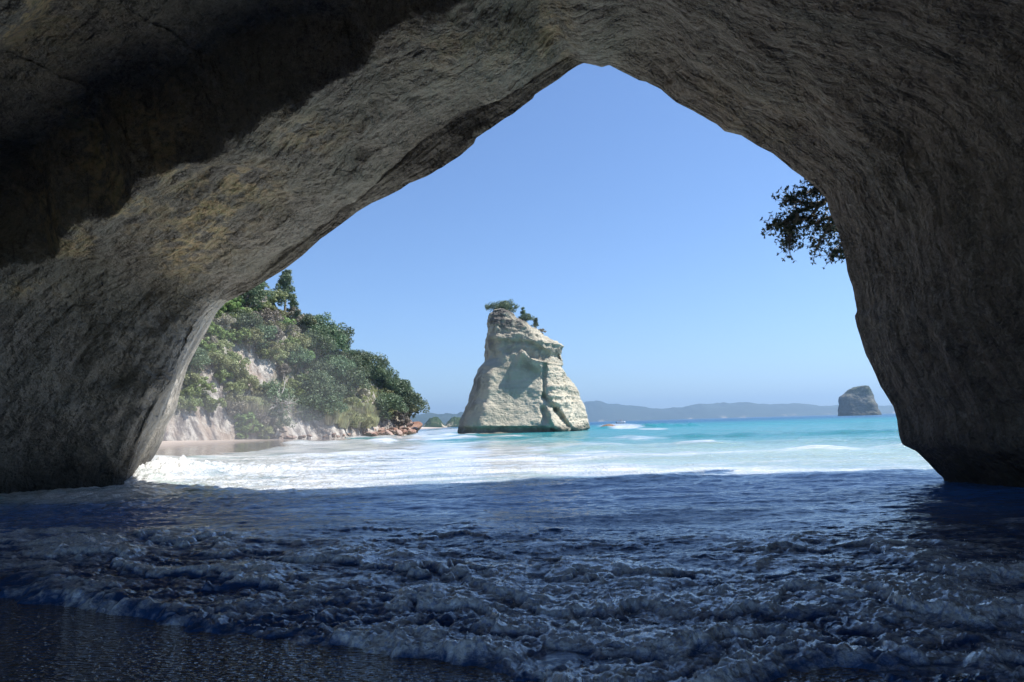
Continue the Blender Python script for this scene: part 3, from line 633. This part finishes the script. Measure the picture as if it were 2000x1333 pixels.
# ------------------------------------------------------------------ plants
def leaves(centers, n_each, rad, size, aspect=1.6, flat=.5, rs=None, shell=.35):
    rs = rs or np.random.default_rng(1)
    C = np.repeat(centers, n_each, 0); n = len(C); RD = np.repeat(rad, n_each)
    d = rs.normal(size=(n, 3)); d /= np.linalg.norm(d, axis=1)[:, None]; d[:, 2] = d[:, 2] * .8 + .12
    p = C + d * (RD * (shell + (1 - shell) * rs.random(n) ** .5))[:, None]
    nrm = d * flat + rs.normal(size=(n, 3)) * .55 + np.array([0, 0, .25]); nrm /= np.linalg.norm(nrm, axis=1)[:, None]
    a = np.cross(nrm, rs.normal(size=(n, 3))); a /= np.linalg.norm(a, axis=1)[:, None] + 1e-9; b = np.cross(nrm, a)
    s = (size * (.6 + .8 * rs.random(n)))[:, None]
    V = np.stack([p - a * s * aspect * .5, p + b * s * .5 - nrm * s * .1, p + a * s * aspect * .5, p - b * s * .5 - nrm * s * .1], 1).reshape(-1, 3)
    return V, np.arange(n * 4).reshape(-1, 4)
def make_tree_meshes(seed, H, Wd, kind, leafmat, barkmat):
    rs = np.random.default_rng(seed); tr = Acc(); tips = []
    def branch(p, d, L, r, lev):
        n = 5; pts = [p]
        for i in range(n):
            d = d + rs.normal(size=3) * .16 + np.array([0, 0, .05]); d = d / np.linalg.norm(d); pts.append(pts[-1] + d * L / n)
        tr.add(*tube(pts, np.linspace(r, r * .5, n + 1), 5))
        tips.append(pts[-1])
        if lev > 0:
            for _ in range(3 if lev > 1 else 3):
                k = rs.integers(2, n + 1); dd = d + rs.normal(size=3) * .75; dd[2] = abs(dd[2]) * .6 + .1; dd /= np.linalg.norm(dd)
                branch(pts[k], dd, L * .72, r * .5, lev - 1)
    if kind == 'pine':
        pts = [np.array([0, 0, -.5]), np.array([.1, 0, H * .5]), np.array([.15, .05, H])]; tr.add(*tube(pts, [H * .03, H * .02, H * .004], 6)); cs = []; rd = []
        for i in range(34):
            h = H * (.3 + .7 * rs.random()); L = Wd * .5 * (1.15 - h / H) * (.6 + .5 * rs.random()); th = rs.random() * 6.283
            e = np.array([math.cos(th) * L, math.sin(th) * L, h + L * .25]); tr.add(*tube([np.array([0.1, 0, h]), e], [H * .006, H * .002], 4))
            for k in (.45, .75, 1.): cs.append(np.array([0.1, 0, h]) * (1 - k) + e * k + rs.normal(size=3) * .12); rd.append(.28 + .3 * rs.random())
        V, Fc = leaves(np.array(cs), 34, np.array(rd) * Wd / 4, .13, 3.0, .3, rs)
    else:
        branch(np.array([0, 0, -.6]), np.array([rs.normal() * .2, rs.normal() * .2, 1.]), H * .45, H * .05, 2)
        T = np.array(tips); nc = 46 if kind == 'round' else 34
        d = rs.normal(size=(nc, 3)); d /= np.linalg.norm(d, axis=1)[:, None]; d[:, 2] = np.abs(d[:, 2]) * 1.05 - .35
        lob = 1 + .22 * np.sin(3 * np.arctan2(d[:, 1], d[:, 0]) + seed) + .15 * rs.normal(size=nc)
        cs = np.array([0, 0, H * .58]) + d * np.array([Wd * .44, Wd * .44, H * .42]) * lob[:, None]
        cs = np.concatenate([cs, T + rs.normal(size=T.shape) * .1])
        rd = Wd * (.085 + .075 * rs.random(len(cs))) * (1.15 if kind == 'round' else 1.)
        V, Fc = leaves(cs, 74 if kind == 'round' else 60, rd, .17 if kind == 'round' else .15, 1.7, .6, rs, .5)
        zmin = 0.02; V[:, 2] = np.maximum(V[:, 2], zmin)
    tv, tf = tr.out()
    return mesh_data('trunk', tv, tf, barkmat), mesh_data('crown', V, Fc, leafmat, smooth=False)
L_DARK = leaf_material('leaves_dark_green', (.07, .105, .062), (.15, .205, .11))
L_OLIVE = leaf_material('leaves_olive', (.16, .18, .08), (.30, .32, .16))
L_BRIGHT = leaf_material('leaves_bright_green', (.13, .19, .06), (.25, .33, .12))
L_GREY = leaf_material('leaves_grey_brown', (.16, .15, .12), (.30, .27, .21))
L_DEEP = leaf_material('leaves_deep_green', (.02, .035, .02), (.04, .065, .03), .15)  # deepest green leaves, for the overhanging tree
BARK = bark_material(); BARK_PALE = bark_material('pale_bark', (.30, .27, .24), (.52, .49, .45))
PROTO = {}
def proto(kind, k):
    if (kind, k) not in PROTO:
        spec = {'round': (4.6, 5.2, 'round', L_DARK), 'olive': (3.0, 3.8, 'shrub', L_OLIVE), 'bright': (2.4, 2.9, 'shrub', L_BRIGHT), 'grey': (3.0, 3.4, 'shrub', L_GREY), 'pine': (7., 4.2, 'pine', L_DARK)}[kind]
        PROTO[(kind, k)] = make_tree_meshes(100 + 17 * k + len(kind), spec[0] * (1 + .12 * (k - 1)), spec[1], spec[2], spec[3], BARK)
    return PROTO[(kind, k)]
def place_tree(name, kind, k, loc, sc, rz, label, cat, group=None, tilt=(0, 0)):
    t, c = proto(kind, k); e = empty(name, tuple(loc)); e.rotation_euler = (tilt[0], tilt[1], rz); e.scale = (sc, sc, sc * random.uniform(.9, 1.1) * (.92 if 'stack' in label else 1))
    link(bpy.data.objects.new('trunk', t), e); link(bpy.data.objects.new('crown', c), e)
    tag(e, label, cat, group); return e
VEG = [(400, 640), (430, 590), (520, 500), (575, 530), (600, 612), (665, 655), (720, 705), (775, 750), (800, 790), (795, 828), (740, 832), (660, 836), (560, 846), (480, 852), (350, 850), (350, 790), (385, 700)]
cand = []
r2 = random.Random(5)
for _ in range(9000):
    x, y = r2.uniform(340, 805), r2.uniform(500, 852)
    if not in_poly(x, y, VEG) or any(in_poly(x, y, b) for b in BARE): continue
    sp = 19 + 5 * (x > 600)
    if all((x - a) ** 2 + ((y - b) * 1.0) ** 2 > sp * sp for a, b in cand): cand.append((x, y))
spots = []
for x, y in cand:
    p = hit_head(x, y + 12)
    if p is None or ((x - 562) / 27) ** 2 + ((y - 815) / 32) ** 2 < 1: continue
    spots.append((x, y, p))
spots.sort(key=lambda q: (round(q[1] / 30), -q[0]))
BANDS = {'round': ('dark green domed tree', 'tree', 'coastal_tree'), 'olive': ('olive green bushy shrub', 'shrub', 'shrub'), 'bright': ('bright yellow-green shrub', 'shrub', 'shrub'), 'grey': ('grey-brown twiggy shrub', 'shrub', 'shrub')}
rowname = lambda y: 'skyline' if y < 0 else ('upper slope' if y < 640 else ('middle slope' if y < 730 else ('lower slope' if y < 800 else 'foot')))
items = []
for x, y, p in spots:
    u = r2.random()
    if x > 600: kd = 'round' if (u < .85 or y < 760) else ('grey' if u < .93 else 'olive')
    elif x > 520: kd = 'olive' if u < .55 else ('grey' if u < .75 else ('round' if u < .83 else 'bright'))
    else: kd = 'bright' if u < .4 else ('olive' if u < .75 else ('grey' if u < .87 else 'round'))
    if 640 < x < 750 and y > 790:
        if r2.random() < .6: continue
        kd = 'olive'
    items.append((x, y, p, kd))
ORD = ['', 'second ', 'third ', 'fourth ', 'fifth ', 'sixth ', 'seventh ', 'eighth ', 'ninth ', 'tenth ', 'eleventh ', 'twelfth ', 'thirteenth ', 'fourteenth ', 'fifteenth ', 'sixteenth ', 'seventeenth ', 'eighteenth ', 'nineteenth ', 'twentieth ']
groups = {}
for it in items: groups.setdefault((it[3], rowname(it[1])), []).append(it)
for (kd, row), lst in groups.items():
    lst.sort(key=lambda q: -q[0]); nm, cat, on = BANDS[kd]
    for i, (x, y, p, _) in enumerate(lst):
        pos = 'nearest the seaward tip' if i == 0 else (ORD[i] if i < 20 else 'number %d ' % (i + 1)) + 'from the seaward tip'
        sc = r2.uniform(.75, 1.2) * (1 if kd == 'round' else .95) * np.interp(p[1], [75, 110, 140], [.85, 1, 1.05])
        place_tree(on, kd, r2.randrange(3), p, sc, r2.uniform(0, 6.28), '%s on the headland %s, %s' % (nm, 'foot' if row == 'foot' else row, pos), cat, 'trees and shrubs covering the headland')
print('headland plants', len(items))
SKX = [575, 600, 640, 665, 690, 715, 745, 780, 800, 815]; SKY_ = [560, 612, 635, 655, 690, 700, 720, 745, 770, 782]
for i, x in enumerate(np.arange(592, 812, 15)):
    y = 480.
    while y < 830 and hit_head(x, y) is None: y += 3
    p = hit_head(x, y + 4)
    if p is None: continue
    top = np.interp(x, SKX, SKY_) + r2.uniform(-4, 9); hpx = (y + 6) - top
    sc = float(np.clip(hpx * p[1] / F / 4.6, .45, 1.3))
    place_tree('coastal_tree', 'round', i % 3, p - np.array([0, 0, .3]), sc, i * 1.7, 'dark green domed tree standing against the sky, %sfrom the left on the headland crest' % (ORD[i] if i else 'first '), 'tree', 'trees and shrubs covering the headland')
# trees at the skyline top left and leaning over the tip
for i, (x, y, Yd, sc, kd, lab) in enumerate([(556, 600, 108, 1.25, 'pine', 'tall feathery conifer at the top of the headland beside the arch'),
      (572, 612, 110, .7, 'pine', 'smaller conifer just below the tall one at the top of the headland'), (655, 675, 124, .5, 'pine', 'thin wind-blown conifer poking above the headland skyline'), (728, 722, 134, .4, 'pine', 'small scraggy tree breaking the headland skyline halfway down')]):
    p = at_depth(x, y, Yd); h = hz(np.array([p[0]]), np.array([p[1]]))[0]; 
    p[2] = min(p[2], h) if h > 1 else p[2]
    place_tree('conifer', kd, i % 2, p, sc, i * 1.3, lab, 'tree')
for i, (x, y, sc, lab) in enumerate([(772, 800, 1.0, 'large dark tree spreading over the rocks at the headland tip'), (795, 808, .85, 'outermost dark tree leaning out over the sea at the headland tip')]):
    p = at_depth(x, y, 137); p[2] = min(p[2], max(1.5, hz(np.array([p[0]]), np.array([p[1]]))[0])); place_tree('coastal_tree', 'round', i, p, sc, 2 + i, lab, 'tree', None, (0, R(28 + 14 * i)))
p = at_depth(822, 806, 137)
# small hanging bush at the end of a bare bough
e = empty('hanging_branch', tuple(at_depth(785, 800, 137))); a0 = np.zeros(3); a1 = at_depth(808, 813, 137) - at_depth(785, 800, 137)
v, f_ = tube([a0, a1 * .5 + [0, 0, -.05], a1], [.09, .06, .03], 5); mobj('bough', v, f_, BARK, e)
v, f_ = leaves(np.array([a1, a1 + [0, 0, -.25], a1 + [.2, 0, .3]]), 60, np.array([.35, .35, .3]), .12, rs=np.random.default_rng(8)); mobj('foliage', v, f_, L_DARK, e, smooth=False)
tag(e, 'thin bare bough with one tuft of leaves hanging beyond the headland tip', 'branch')
# trees on top of the stack
def stack_tree(x, y, kd, k, sc, lab, dY=0, nm='stack_tree', tilt=(0, 0)):
    place_tree('coastal_tree' if kd != 'pine' else 'conifer', kd, k, at_depth(x, y, 130 + dY), sc, k * 2.1, lab, 'tree', None, tilt)
stack_tree(974, 616, 'round', 0, .78, 'dense dark green tree on the left corner of the stack top')
stack_tree(991, 617, 'round', 1, .7, 'rounded dark tree just right of the left-corner tree on the stack top', 1)
stack_tree(1022, 632, 'pine', 1, .5, 'light airy tree in the middle of the stack top')
stack_tree(1030, 634, 'round', 2, .5, 'small leafy tree on pale trunk in the middle of the stack top', 1)
stack_tree(1047, 648, 'pine', 0, .48, 'upright small conifer on the right shoulder of the stack')
stack_tree(1057, 655, 'grey', 1, .5, 'sparse scrubby bush lowest on the right shoulder of the stack')
# grass tussocks on the headland foot
GRASS = leaf_material('grass_blades', (.34, .34, .19), (.56, .54, .36), .35)
def grass_mesh(seed):
    rs = np.random.default_rng(seed); n = 900; th = rs.random(n) * 6.283; r = rs.random(n) * .5; L = .9 + .9 * rs.random(n)
    b = np.stack([np.cos(th) * r, np.sin(th) * r, np.zeros(n)], 1); o_ = np.stack([np.cos(th), np.sin(th), np.zeros(n)], 1) * (.25 + .75 * rs.random(n))[:, None]
    m1 = b + o_ * .3 * L[:, None] + np.array([0, 0, .6]) * L[:, None]; m2 = b + o_ * .55 * L[:, None] + np.array([0, 0, 1.05]) * L[:, None]
    s = np.cross(o_, [0, 0, 1]); s /= np.linalg.norm(s, axis=1)[:, None]; s *= .05
    V = np.stack([b - s, b + s, m1 + s, m1 - s, m2 + s * .3, m2 - s * .3], 1).reshape(-1, 3); k = np.arange(n)[:, None] * 6
    return mesh_data('grass_tussock', V, np.concatenate([k + [0, 1, 2, 3], k + [3, 2, 4, 5]]), GRASS, smooth=False)
GM = [grass_mesh(i) for i in range(3)]
r3 = random.Random(9); ng = 0
for i in range(95):
    x = r3.triangular(632, 752, 690); y = r3.triangular(796 + abs(x - 700) * .2, 838 - (x - 640) * .05, 822); p = hit_head(x, y + 4)
    if p is None: continue
    o = link(bpy.data.objects.new('grass_tussock', GM[i % 3])); o.location = p; o.rotation_euler = (0, 0, r3.uniform(0, 6)); s = r3.uniform(.5, 1.1); o.scale = (s, s, s)
    tag(o, 'pale grass tussock above the red rocks, %s %s of the patch' % ('upper' if y < 812 else ('middle' if y < 825 else 'bottom'), 'left part' if x < 672 else ('centre' if x < 708 else 'right part')), 'grass tussock', 'long grass above the red rocks')
for i in range(14):
    x = r3.uniform(480, 520); y = r3.uniform(800, 848); p = hit_head(x, y)
    if p is None: continue
    o = link(bpy.data.objects.new('grass_tussock', GM[i % 3])); o.location = p; o.rotation_euler = (0, 0, r3.uniform(0, 6)); s = r3.uniform(.9, 1.4); o.scale = (s, s, s)
    tag(o, 'light green tussock of long grass at the cliff foot left of the bare tree', 'grass tussock', 'long grass left of the bare tree')
# bare gnarled tree at the foot of the slope
def bare_tree():
    base = hit_head(543, 846); 
    if base is None: base = at_depth(543, 850, 98)
    e = empty('bare_tree', tuple(base)); rs = np.random.default_rng(23); tr = Acc(); bb = Acc()
    def br(p, d, L, r, lev, A):
        pts = [p]; n = 6
        for i in range(n): d = d + rs.normal(size=3) * .22; d /= np.linalg.norm(d); pts.append(pts[-1] + d * L / n)
        A.add(*tube(pts, np.linspace(r, r * .45, n + 1), 6))
        if lev: 
            for _ in range(4): k = rs.integers(2, n + 1); dd = d + rs.normal(size=3) * .8; dd[2] = dd[2] * .6 + .2; dd /= np.linalg.norm(dd); br(pts[k], dd, L * .66, r * .5, lev - 1, bb)
        return pts[-1]
    t1 = br(np.array([0, 0, -.4]), np.array([.15, -.3, 1.]), 2.6, .34, 0, tr)
    for dd in ((.9, -.4, .55), (.5, -.5, 1.), (-.5, -.4, 1.), (1., -.3, .15)): br(t1, np.array(dd), 3.4, .2, 2, bb)
    for dd in ((.9, -.6, -.5), (-.8, -.6, -.4), (.2, -1, -.5)): br(np.array([0, 0, .3]), np.array(dd), 1.6, .2, 0, tr)
    mobj('trunk', *tr.out(), BARK_PALE, e); mobj('branches', *bb.out(), BARK_PALE, e)
    tag(e, 'bare grey gnarled tree with spreading boughs and exposed roots at the cliff foot', 'tree')
bare_tree()

# overhanging tree outside the right wall of the arch
def overhang():
    Yt = 21.5
    base = at_depth(1760, 330, Yt + 1.2); e = empty('overhanging_tree', tuple(base)); rs = np.random.default_rng(77)
    tr = Acc(); C = []; DR = []
    limbs = [((1760, 330), (1680, 360), (1610, 395), (1560, 415), (1520, 440), (1500, 442)), ((1680, 360), (1630, 352), (1595, 350), (1570, 352)), ((1680, 360), (1640, 420), (1600, 470), (1590, 495)),
             ((1640, 420), (1650, 460), (1640, 490), (1615, 500)), ((1610, 395), (1575, 400), (1545, 385), (1532, 398)), ((1560, 415), (1545, 455), (1540, 490)), ((1680, 360), (1660, 400), (1630, 440), (1605, 462)),
             ((1630, 352), (1600, 375), (1560, 378)), ((1640, 420), (1605, 430), (1580, 440)), ((1700, 400), (1660, 470), (1650, 492)), ((1610, 395), (1580, 425), (1550, 432), (1525, 455))]
    for li, L in enumerate(limbs):
        pts = np.array([at_depth(x, y, Yt + (0.5 * math.sin(li * 2.1 + j))) for j, (x, y) in enumerate(L)]) - base
        # resample
        s = np.linspace(0, len(L) - 1, len(L) * 4); pts = np.stack([np.interp(s, np.arange(len(L)), pts[:, i]) for i in range(3)], 1) + rs.normal(size=(len(s), 3)) * .02
        tr.add(*tube(pts, np.linspace(.07 if li else .13, .012, len(s)), 6))
        nt_ = 92 if li else 140
        for _ in range(nt_):
            k = rs.uniform(.3, 1.) * (len(pts) - 1); p0 = pts[int(k)]; d = rs.normal(size=3); d /= np.linalg.norm(d); d[2] -= .1
            p1 = p0 + d * rs.uniform(.1, .48); tr.add(*tube([p0, (p0 + p1) / 2 + rs.normal(size=3) * .02, p1], [.012, .008, .005], 4)); C.append(p1); DR.append(d)
    C = np.array(C); DR = np.array(DR)
    # rosettes of pointed leaves
    nl = 9; P = np.repeat(C, nl, 0); D = np.repeat(DR, nl, 0); r = rs.normal(size=P.shape); r -= (r * D).sum(1)[:, None] * D; r /= np.linalg.norm(r, axis=1)[:, None]
    a = r * .9 + D * .45; a /= np.linalg.norm(a, axis=1)[:, None]; b = np.cross(a, D); b /= np.linalg.norm(b, axis=1)[:, None] + 1e-9
    L = (.075 + .05 * rs.random(len(P)))[:, None]
    V = np.stack([P, P + a * L * .5 + b * L * .24, P + a * L, P + a * L * .5 - b * L * .24], 1).reshape(-1, 3)
    mobj('trunk', *tr.out(), BARK, e); mobj('crown', V, np.arange(len(V)).reshape(-1, 4), L_DEEP, e, smooth=False)
    tag(e, 'dark leafy tree branch hanging into the sky beside the right wall of the arch', 'tree')
overhang()

# ------------------------------------------------------------------ boulders
def boulder_mesh(seed):
    import bmesh
    bm = bmesh.new(); bmesh.ops.create_icosphere(bm, subdivisions=4, radius=1); P = np.array([v.co[:] for v in bm.verts]); Fc = np.array([[v.index for v in f.verts] for f in bm.faces]); bm.free()
    rs = np.random.default_rng(seed)
    for _ in range(9):
        n = rs.normal(size=3); n /= np.linalg.norm(n); c = rs.uniform(.45, .8); k = P @ n; P = P - np.maximum(k - c, 0)[:, None] * n * .92
    P = P * (1 + .10 * fbm(P[:, 0] * 1.5, P[:, 1] * 1.5, P[:, 2] * 1.5, 4, seed))[:, None] * np.array([1.2, .9, .75])
    return mesh_data('boulder', P, Fc, M_BOULD[seed % 2], attrs=dict(dark=np.zeros(len(P))))
M_BOULD = [sea_rock_material('red_boulder_rock', (.28, .15, .11), (.46, .30, .23), (.10, .06, .05), 1.2, .3, .25, .4), sea_rock_material('pink_boulder_rock', (.38, .26, .21), (.55, .42, .35), (.14, .09, .08), 1.2, .3, .25, .4)]
BMs = [boulder_mesh(i) for i in range(6)]
r4 = random.Random(12)
def boulder(x, y, Yd, s, lab, grp, sink=.3):
    o = link(bpy.data.objects.new('boulder', BMs[r4.randrange(6)])); p = at_depth(x, y, Yd); o.location = p; o.rotation_euler = (r4.uniform(-.5, .5), r4.uniform(-.5, .5), r4.uniform(0, 6.28)); o.scale = (s, s, s * .9); tag(o, lab, 'boulder', grp); return o
for i in range(100):
    x = r4.uniform(690, 812); top = np.interp(x, [690, 750, 790, 812], [846, 835, 829, 838]); bot = np.interp(x, [690, 750, 790, 815], [851, 851, 847, 842]); y = r4.uniform(top, bot)
    bs = r4.uniform(.3, .95); zone = 'landward end' if x < 735 else ('middle' if x < 780 else 'seaward end'); lvl = 'upper' if y < (top + bot) / 2 else 'lower'
    boulder(x, y, np.interp(y, [829, 851], [138, 112]), bs, '%s reddish boulder, %s row, %s of the heap below the headland tip' % ('bigger' if bs > .62 else 'smaller', lvl, zone), 'reddish boulders heaped at the headland tip')
for i, (x, y, s, l) in enumerate([(803, 834, 1.9, 'large rounded red boulder at the seaward end of the rock heap'), (790, 828, 1.7, 'dark red slab topmost on the rock heap at the headland tip')]): boulder(x, y, 134, s, l, None)
for i in range(46):
    x = r4.uniform(420, 690); d = np.interp(x, [330, 560, 700], [80, 97, 112]); 
    boulder(x, np.interp(x, [420, 560, 690], [858, 855, 851]) + r4.uniform(-2.5, 1.5), d - 3, r4.uniform(.16, .42), 'small pinkish rock at the cliff foot, ' + ('on sand below the bare pale slab' if x < 500 else ('below the bare grey tree' if x < 590 else 'right of the bare tree')), 'small rocks along the cliff foot')

# ------------------------------------------------------------------ far shore
def mat_hill(name, c1, c2, sc):
    m = NT(name); ob = m.coord('Object'); f = m.noise(ob, sc, 8, .65); v = m.noise(m.coord('Object', scale=(1, 1, .3)), sc * 2.5, 6, .6)
    c = m.mix(m.ramp(f, .3, .7), c1, c2); c = m.mix(m.math('MULTIPLY', m.ramp(v, .52, .6), m.ramp(m.sepz(), 1, 6 if sc > .01 else 18, 1, 0)), c, (.42, .36, .28))
    m.set(Base_Color=c, Roughness=.9, Specular_IOR_Level=.1, Normal=m.bump(f, 12 / (sc * 100), .8)); return m.m
def far_ridge(name, prof, Y, depth, mat, seed, rough, nx=420):
    p = np.array(prof, float); xs = np.linspace(p[0, 0], p[-1, 0], nx); ys = np.interp(xs, p[:, 0], p[:, 1])
    T = at_depth(xs, ys, Y); nv = 36; u = np.linspace(-1, 1, nv)
    X = T[:, :1] * np.ones(nv); Yg = Y + u[None] * depth * np.ones((nx, 1)); X = X * (Yg / Y)
    Hh = np.maximum(T[:, 2:3], 2) * (1 - np.abs(u[None]) ** 2.2)
    n = fbm(X.ravel() / rough, Yg.ravel() / rough, 0, 5, seed).reshape(X.shape); n2 = fbm(X.ravel() / rough * 3, Yg.ravel() / (rough * 2), 0, 3, seed + 1, .5, 'ridge').reshape(X.shape)
    Hh = Hh * (1 + .28 * n * (np.abs(u) > .05) + .16 * n2) - 6 * (np.abs(u[None]) > .97)
    P = np.stack([X, Yg, Hh], -1).reshape(-1, 3)
    return mobj(name, P, grid_faces(nx, nv), mat)
HM = mat_hill('far_hill', (.018, .035, .024), (.045, .065, .045), .004); HM2 = mat_hill('mid_hill', (.02, .045, .018), (.055, .08, .035), .03)
tag(far_ridge('far_hills', [(1060, 800), (1100, 792), (1145, 787), (1165, 785), (1185, 787), (1200, 789), (1225, 794), (1250, 796), (1275, 799), (1300, 799), (1330, 798), (1350, 793), (1375, 790), (1400, 790), (1440, 787), (1470, 786), (1485, 789), (1505, 792), (1530, 790), (1560, 788), (1585, 791), (1600, 793), (1640, 791), (1680, 792), (1730, 794), (1760, 793), (1850, 790), (2000, 795)], 4200, 500, HM, 201, 260), kind='structure')
tag(far_ridge('hills', [(700, 815), (760, 816), (790, 812), (815, 809), (835, 808), (860, 810), (875, 808), (893, 810), (900, 806), (940, 808), (1000, 812), (1060, 822)], 2600, 300, HM, 211, 150), kind='structure')
for i, (pr, Yd, lab) in enumerate([([(826, 832), (832, 826), (840, 817), (848, 815), (856, 816), (861, 820), (866, 829), (873, 834)], 620, 'small wooded islet with pale rocky foot left of the stack'), ([(868, 833), (874, 824), (882, 818), (892, 816), (905, 817), (915, 824), (925, 832)], 660, 'second wooded islet partly hidden behind the left edge of the stack')]):
    tag(far_ridge('wooded_islet', pr, Yd, 22, HM2, 221 + i, 12, 120), lab, 'islet')

# ------------------------------------------------------------------ small boat off the stack
def boat():
    c = at_depth(1213, 829, 420); e = empty('motor_boat', (c[0], c[1], 0)); tag(e, 'tiny white motor boat with a red canopy right of the reef rock', 'boat')
    n = 13; s = np.linspace(-1, 1, n); w = .95 * (1 - np.clip(s, 0, 1) ** 2.5) ; w[-1] = .03
    prof = [(0, -.1), (.62, .05), (.95, .5), (1., .8)]
    V = []; 
    for i in range(n):
        for sd_ in (-1, 1):
            for a, h in (prof if sd_ < 0 else prof[::-1]): V.append((s[i] * 2.7, sd_ * a * w[i], h + .25 * max(s[i], 0) ** 2))
    white = plain('boat_white', (.8, .8, .8), .3, 3, .04); red = plain('boat_red', (.55, .05, .04), .5, 3, .1); dark = plain('boat_glass', (.03, .04, .05), .1, 3, .1)
    mobj('hull', np.array(V), grid_faces(n, 8), white, e)
    def box(nm, x0, x1, y0, y1, z0, z1, mt, par, tp=.85):
        b = np.array([(x, y, z0) for x, y in ((x0, y0), (x1, y0), (x1, y1), (x0, y1))] + [(x0 + (x1 - x0) * (1 - tp) * .5 + (x - x0) * tp, y * tp, z1) for x, y in ((x0, y0), (x1, y0), (x1, y1), (x0, y1))])
        return mobj(nm, b, np.array([(0, 3, 2, 1), (4, 5, 6, 7), (0, 1, 5, 4), (1, 2, 6, 5), (2, 3, 7, 6), (3, 0, 4, 7)]), mt, par, smooth=False)
    box('deck', -2.6, 2.2, -.85, .85, .72, .80, white, e, .96); cb = box('cabin', -.4, 1.3, -.65, .65, .8, 1.5, white, e, .8); box('window', .0, 1.34, -.5, .5, 1.05, 1.35, dark, cb, .9)
    box('canopy', -1.8, .6, -.8, .8, 1.9, 2.0, red, e, .95); box('outboard_motor', -3.1, -2.7, -.18, .18, .1, 1.1, dark, e, .9)
    for sx in (-1.6, .4):
        for sy in (-.65, .65): v, f_ = tube([(sx, sy, .8), (sx, sy, 1.92)], [.03, .03], 5); mobj('post', v, f_, white, e)
boat()

# ------------------------------------------------------------------ air: thin haze everywhere
def haze_box(name, lo, hi, col, dens):
    V = np.array([(x, y, z) for x in (lo[0], hi[0]) for y in (lo[1], hi[1]) for z in (lo[2], hi[2])], float)
    Fc = np.array([(0, 1, 3, 2), (4, 6, 7, 5), (0, 4, 5, 1), (2, 3, 7, 6), (0, 2, 6, 4), (1, 5, 7, 3)])
    m = bpy.data.materials.new(name); m.use_nodes = True; t = m.node_tree; t.nodes.clear(); o = t.nodes.new('ShaderNodeOutputMaterial'); v = t.nodes.new('ShaderNodeVolumePrincipled')
    v.inputs['Color'].default_value = (*col, 1); v.inputs['Density'].default_value = dens; v.inputs['Anisotropy'].default_value = .3; t.links.new(v.outputs[0], o.inputs['Volume'])
    ob = mobj(name, V, Fc, m, smooth=False); tag(ob, kind='stuff'); return ob
haze_box('haze', (-12000, -120, -4), (12000, 9800, 260), (.50, .74, 1.), .00026)
def mist(name, c, r, dens, label):
    import bmesh
    bm = bmesh.new(); bmesh.ops.create_icosphere(bm, subdivisions=3, radius=1); V = np.array([v.co[:] for v in bm.verts]) * r; Fc = np.array([[v.index for v in f.verts] for f in bm.faces]); bm.free()
    V = V * (1 + .2 * fbm(V[:, 0] / 6, V[:, 1] / 6, V[:, 2] / 3, 2, 66))[:, None]
    m = bpy.data.materials.new(name); m.use_nodes = True; t = m.node_tree; t.nodes.clear(); o = t.nodes.new('ShaderNodeOutputMaterial'); v = t.nodes.new('ShaderNodeVolumePrincipled')
    v.inputs['Color'].default_value = (.95, .97, 1, 1); v.inputs['Density'].default_value = dens; v.inputs['Anisotropy'].default_value = .2; t.links.new(v.outputs[0], o.inputs['Volume'])
    ob = mobj(name, V, Fc, m); ob.location = c; tag(ob, kind='stuff')
mist('sea_mist', (-28, 74, 1.5), (13, 34, 13), .0026, '')
mist('sea_mist', (-27, 66, .5), (9, 24, 5), .0065, '')
print('DONE')
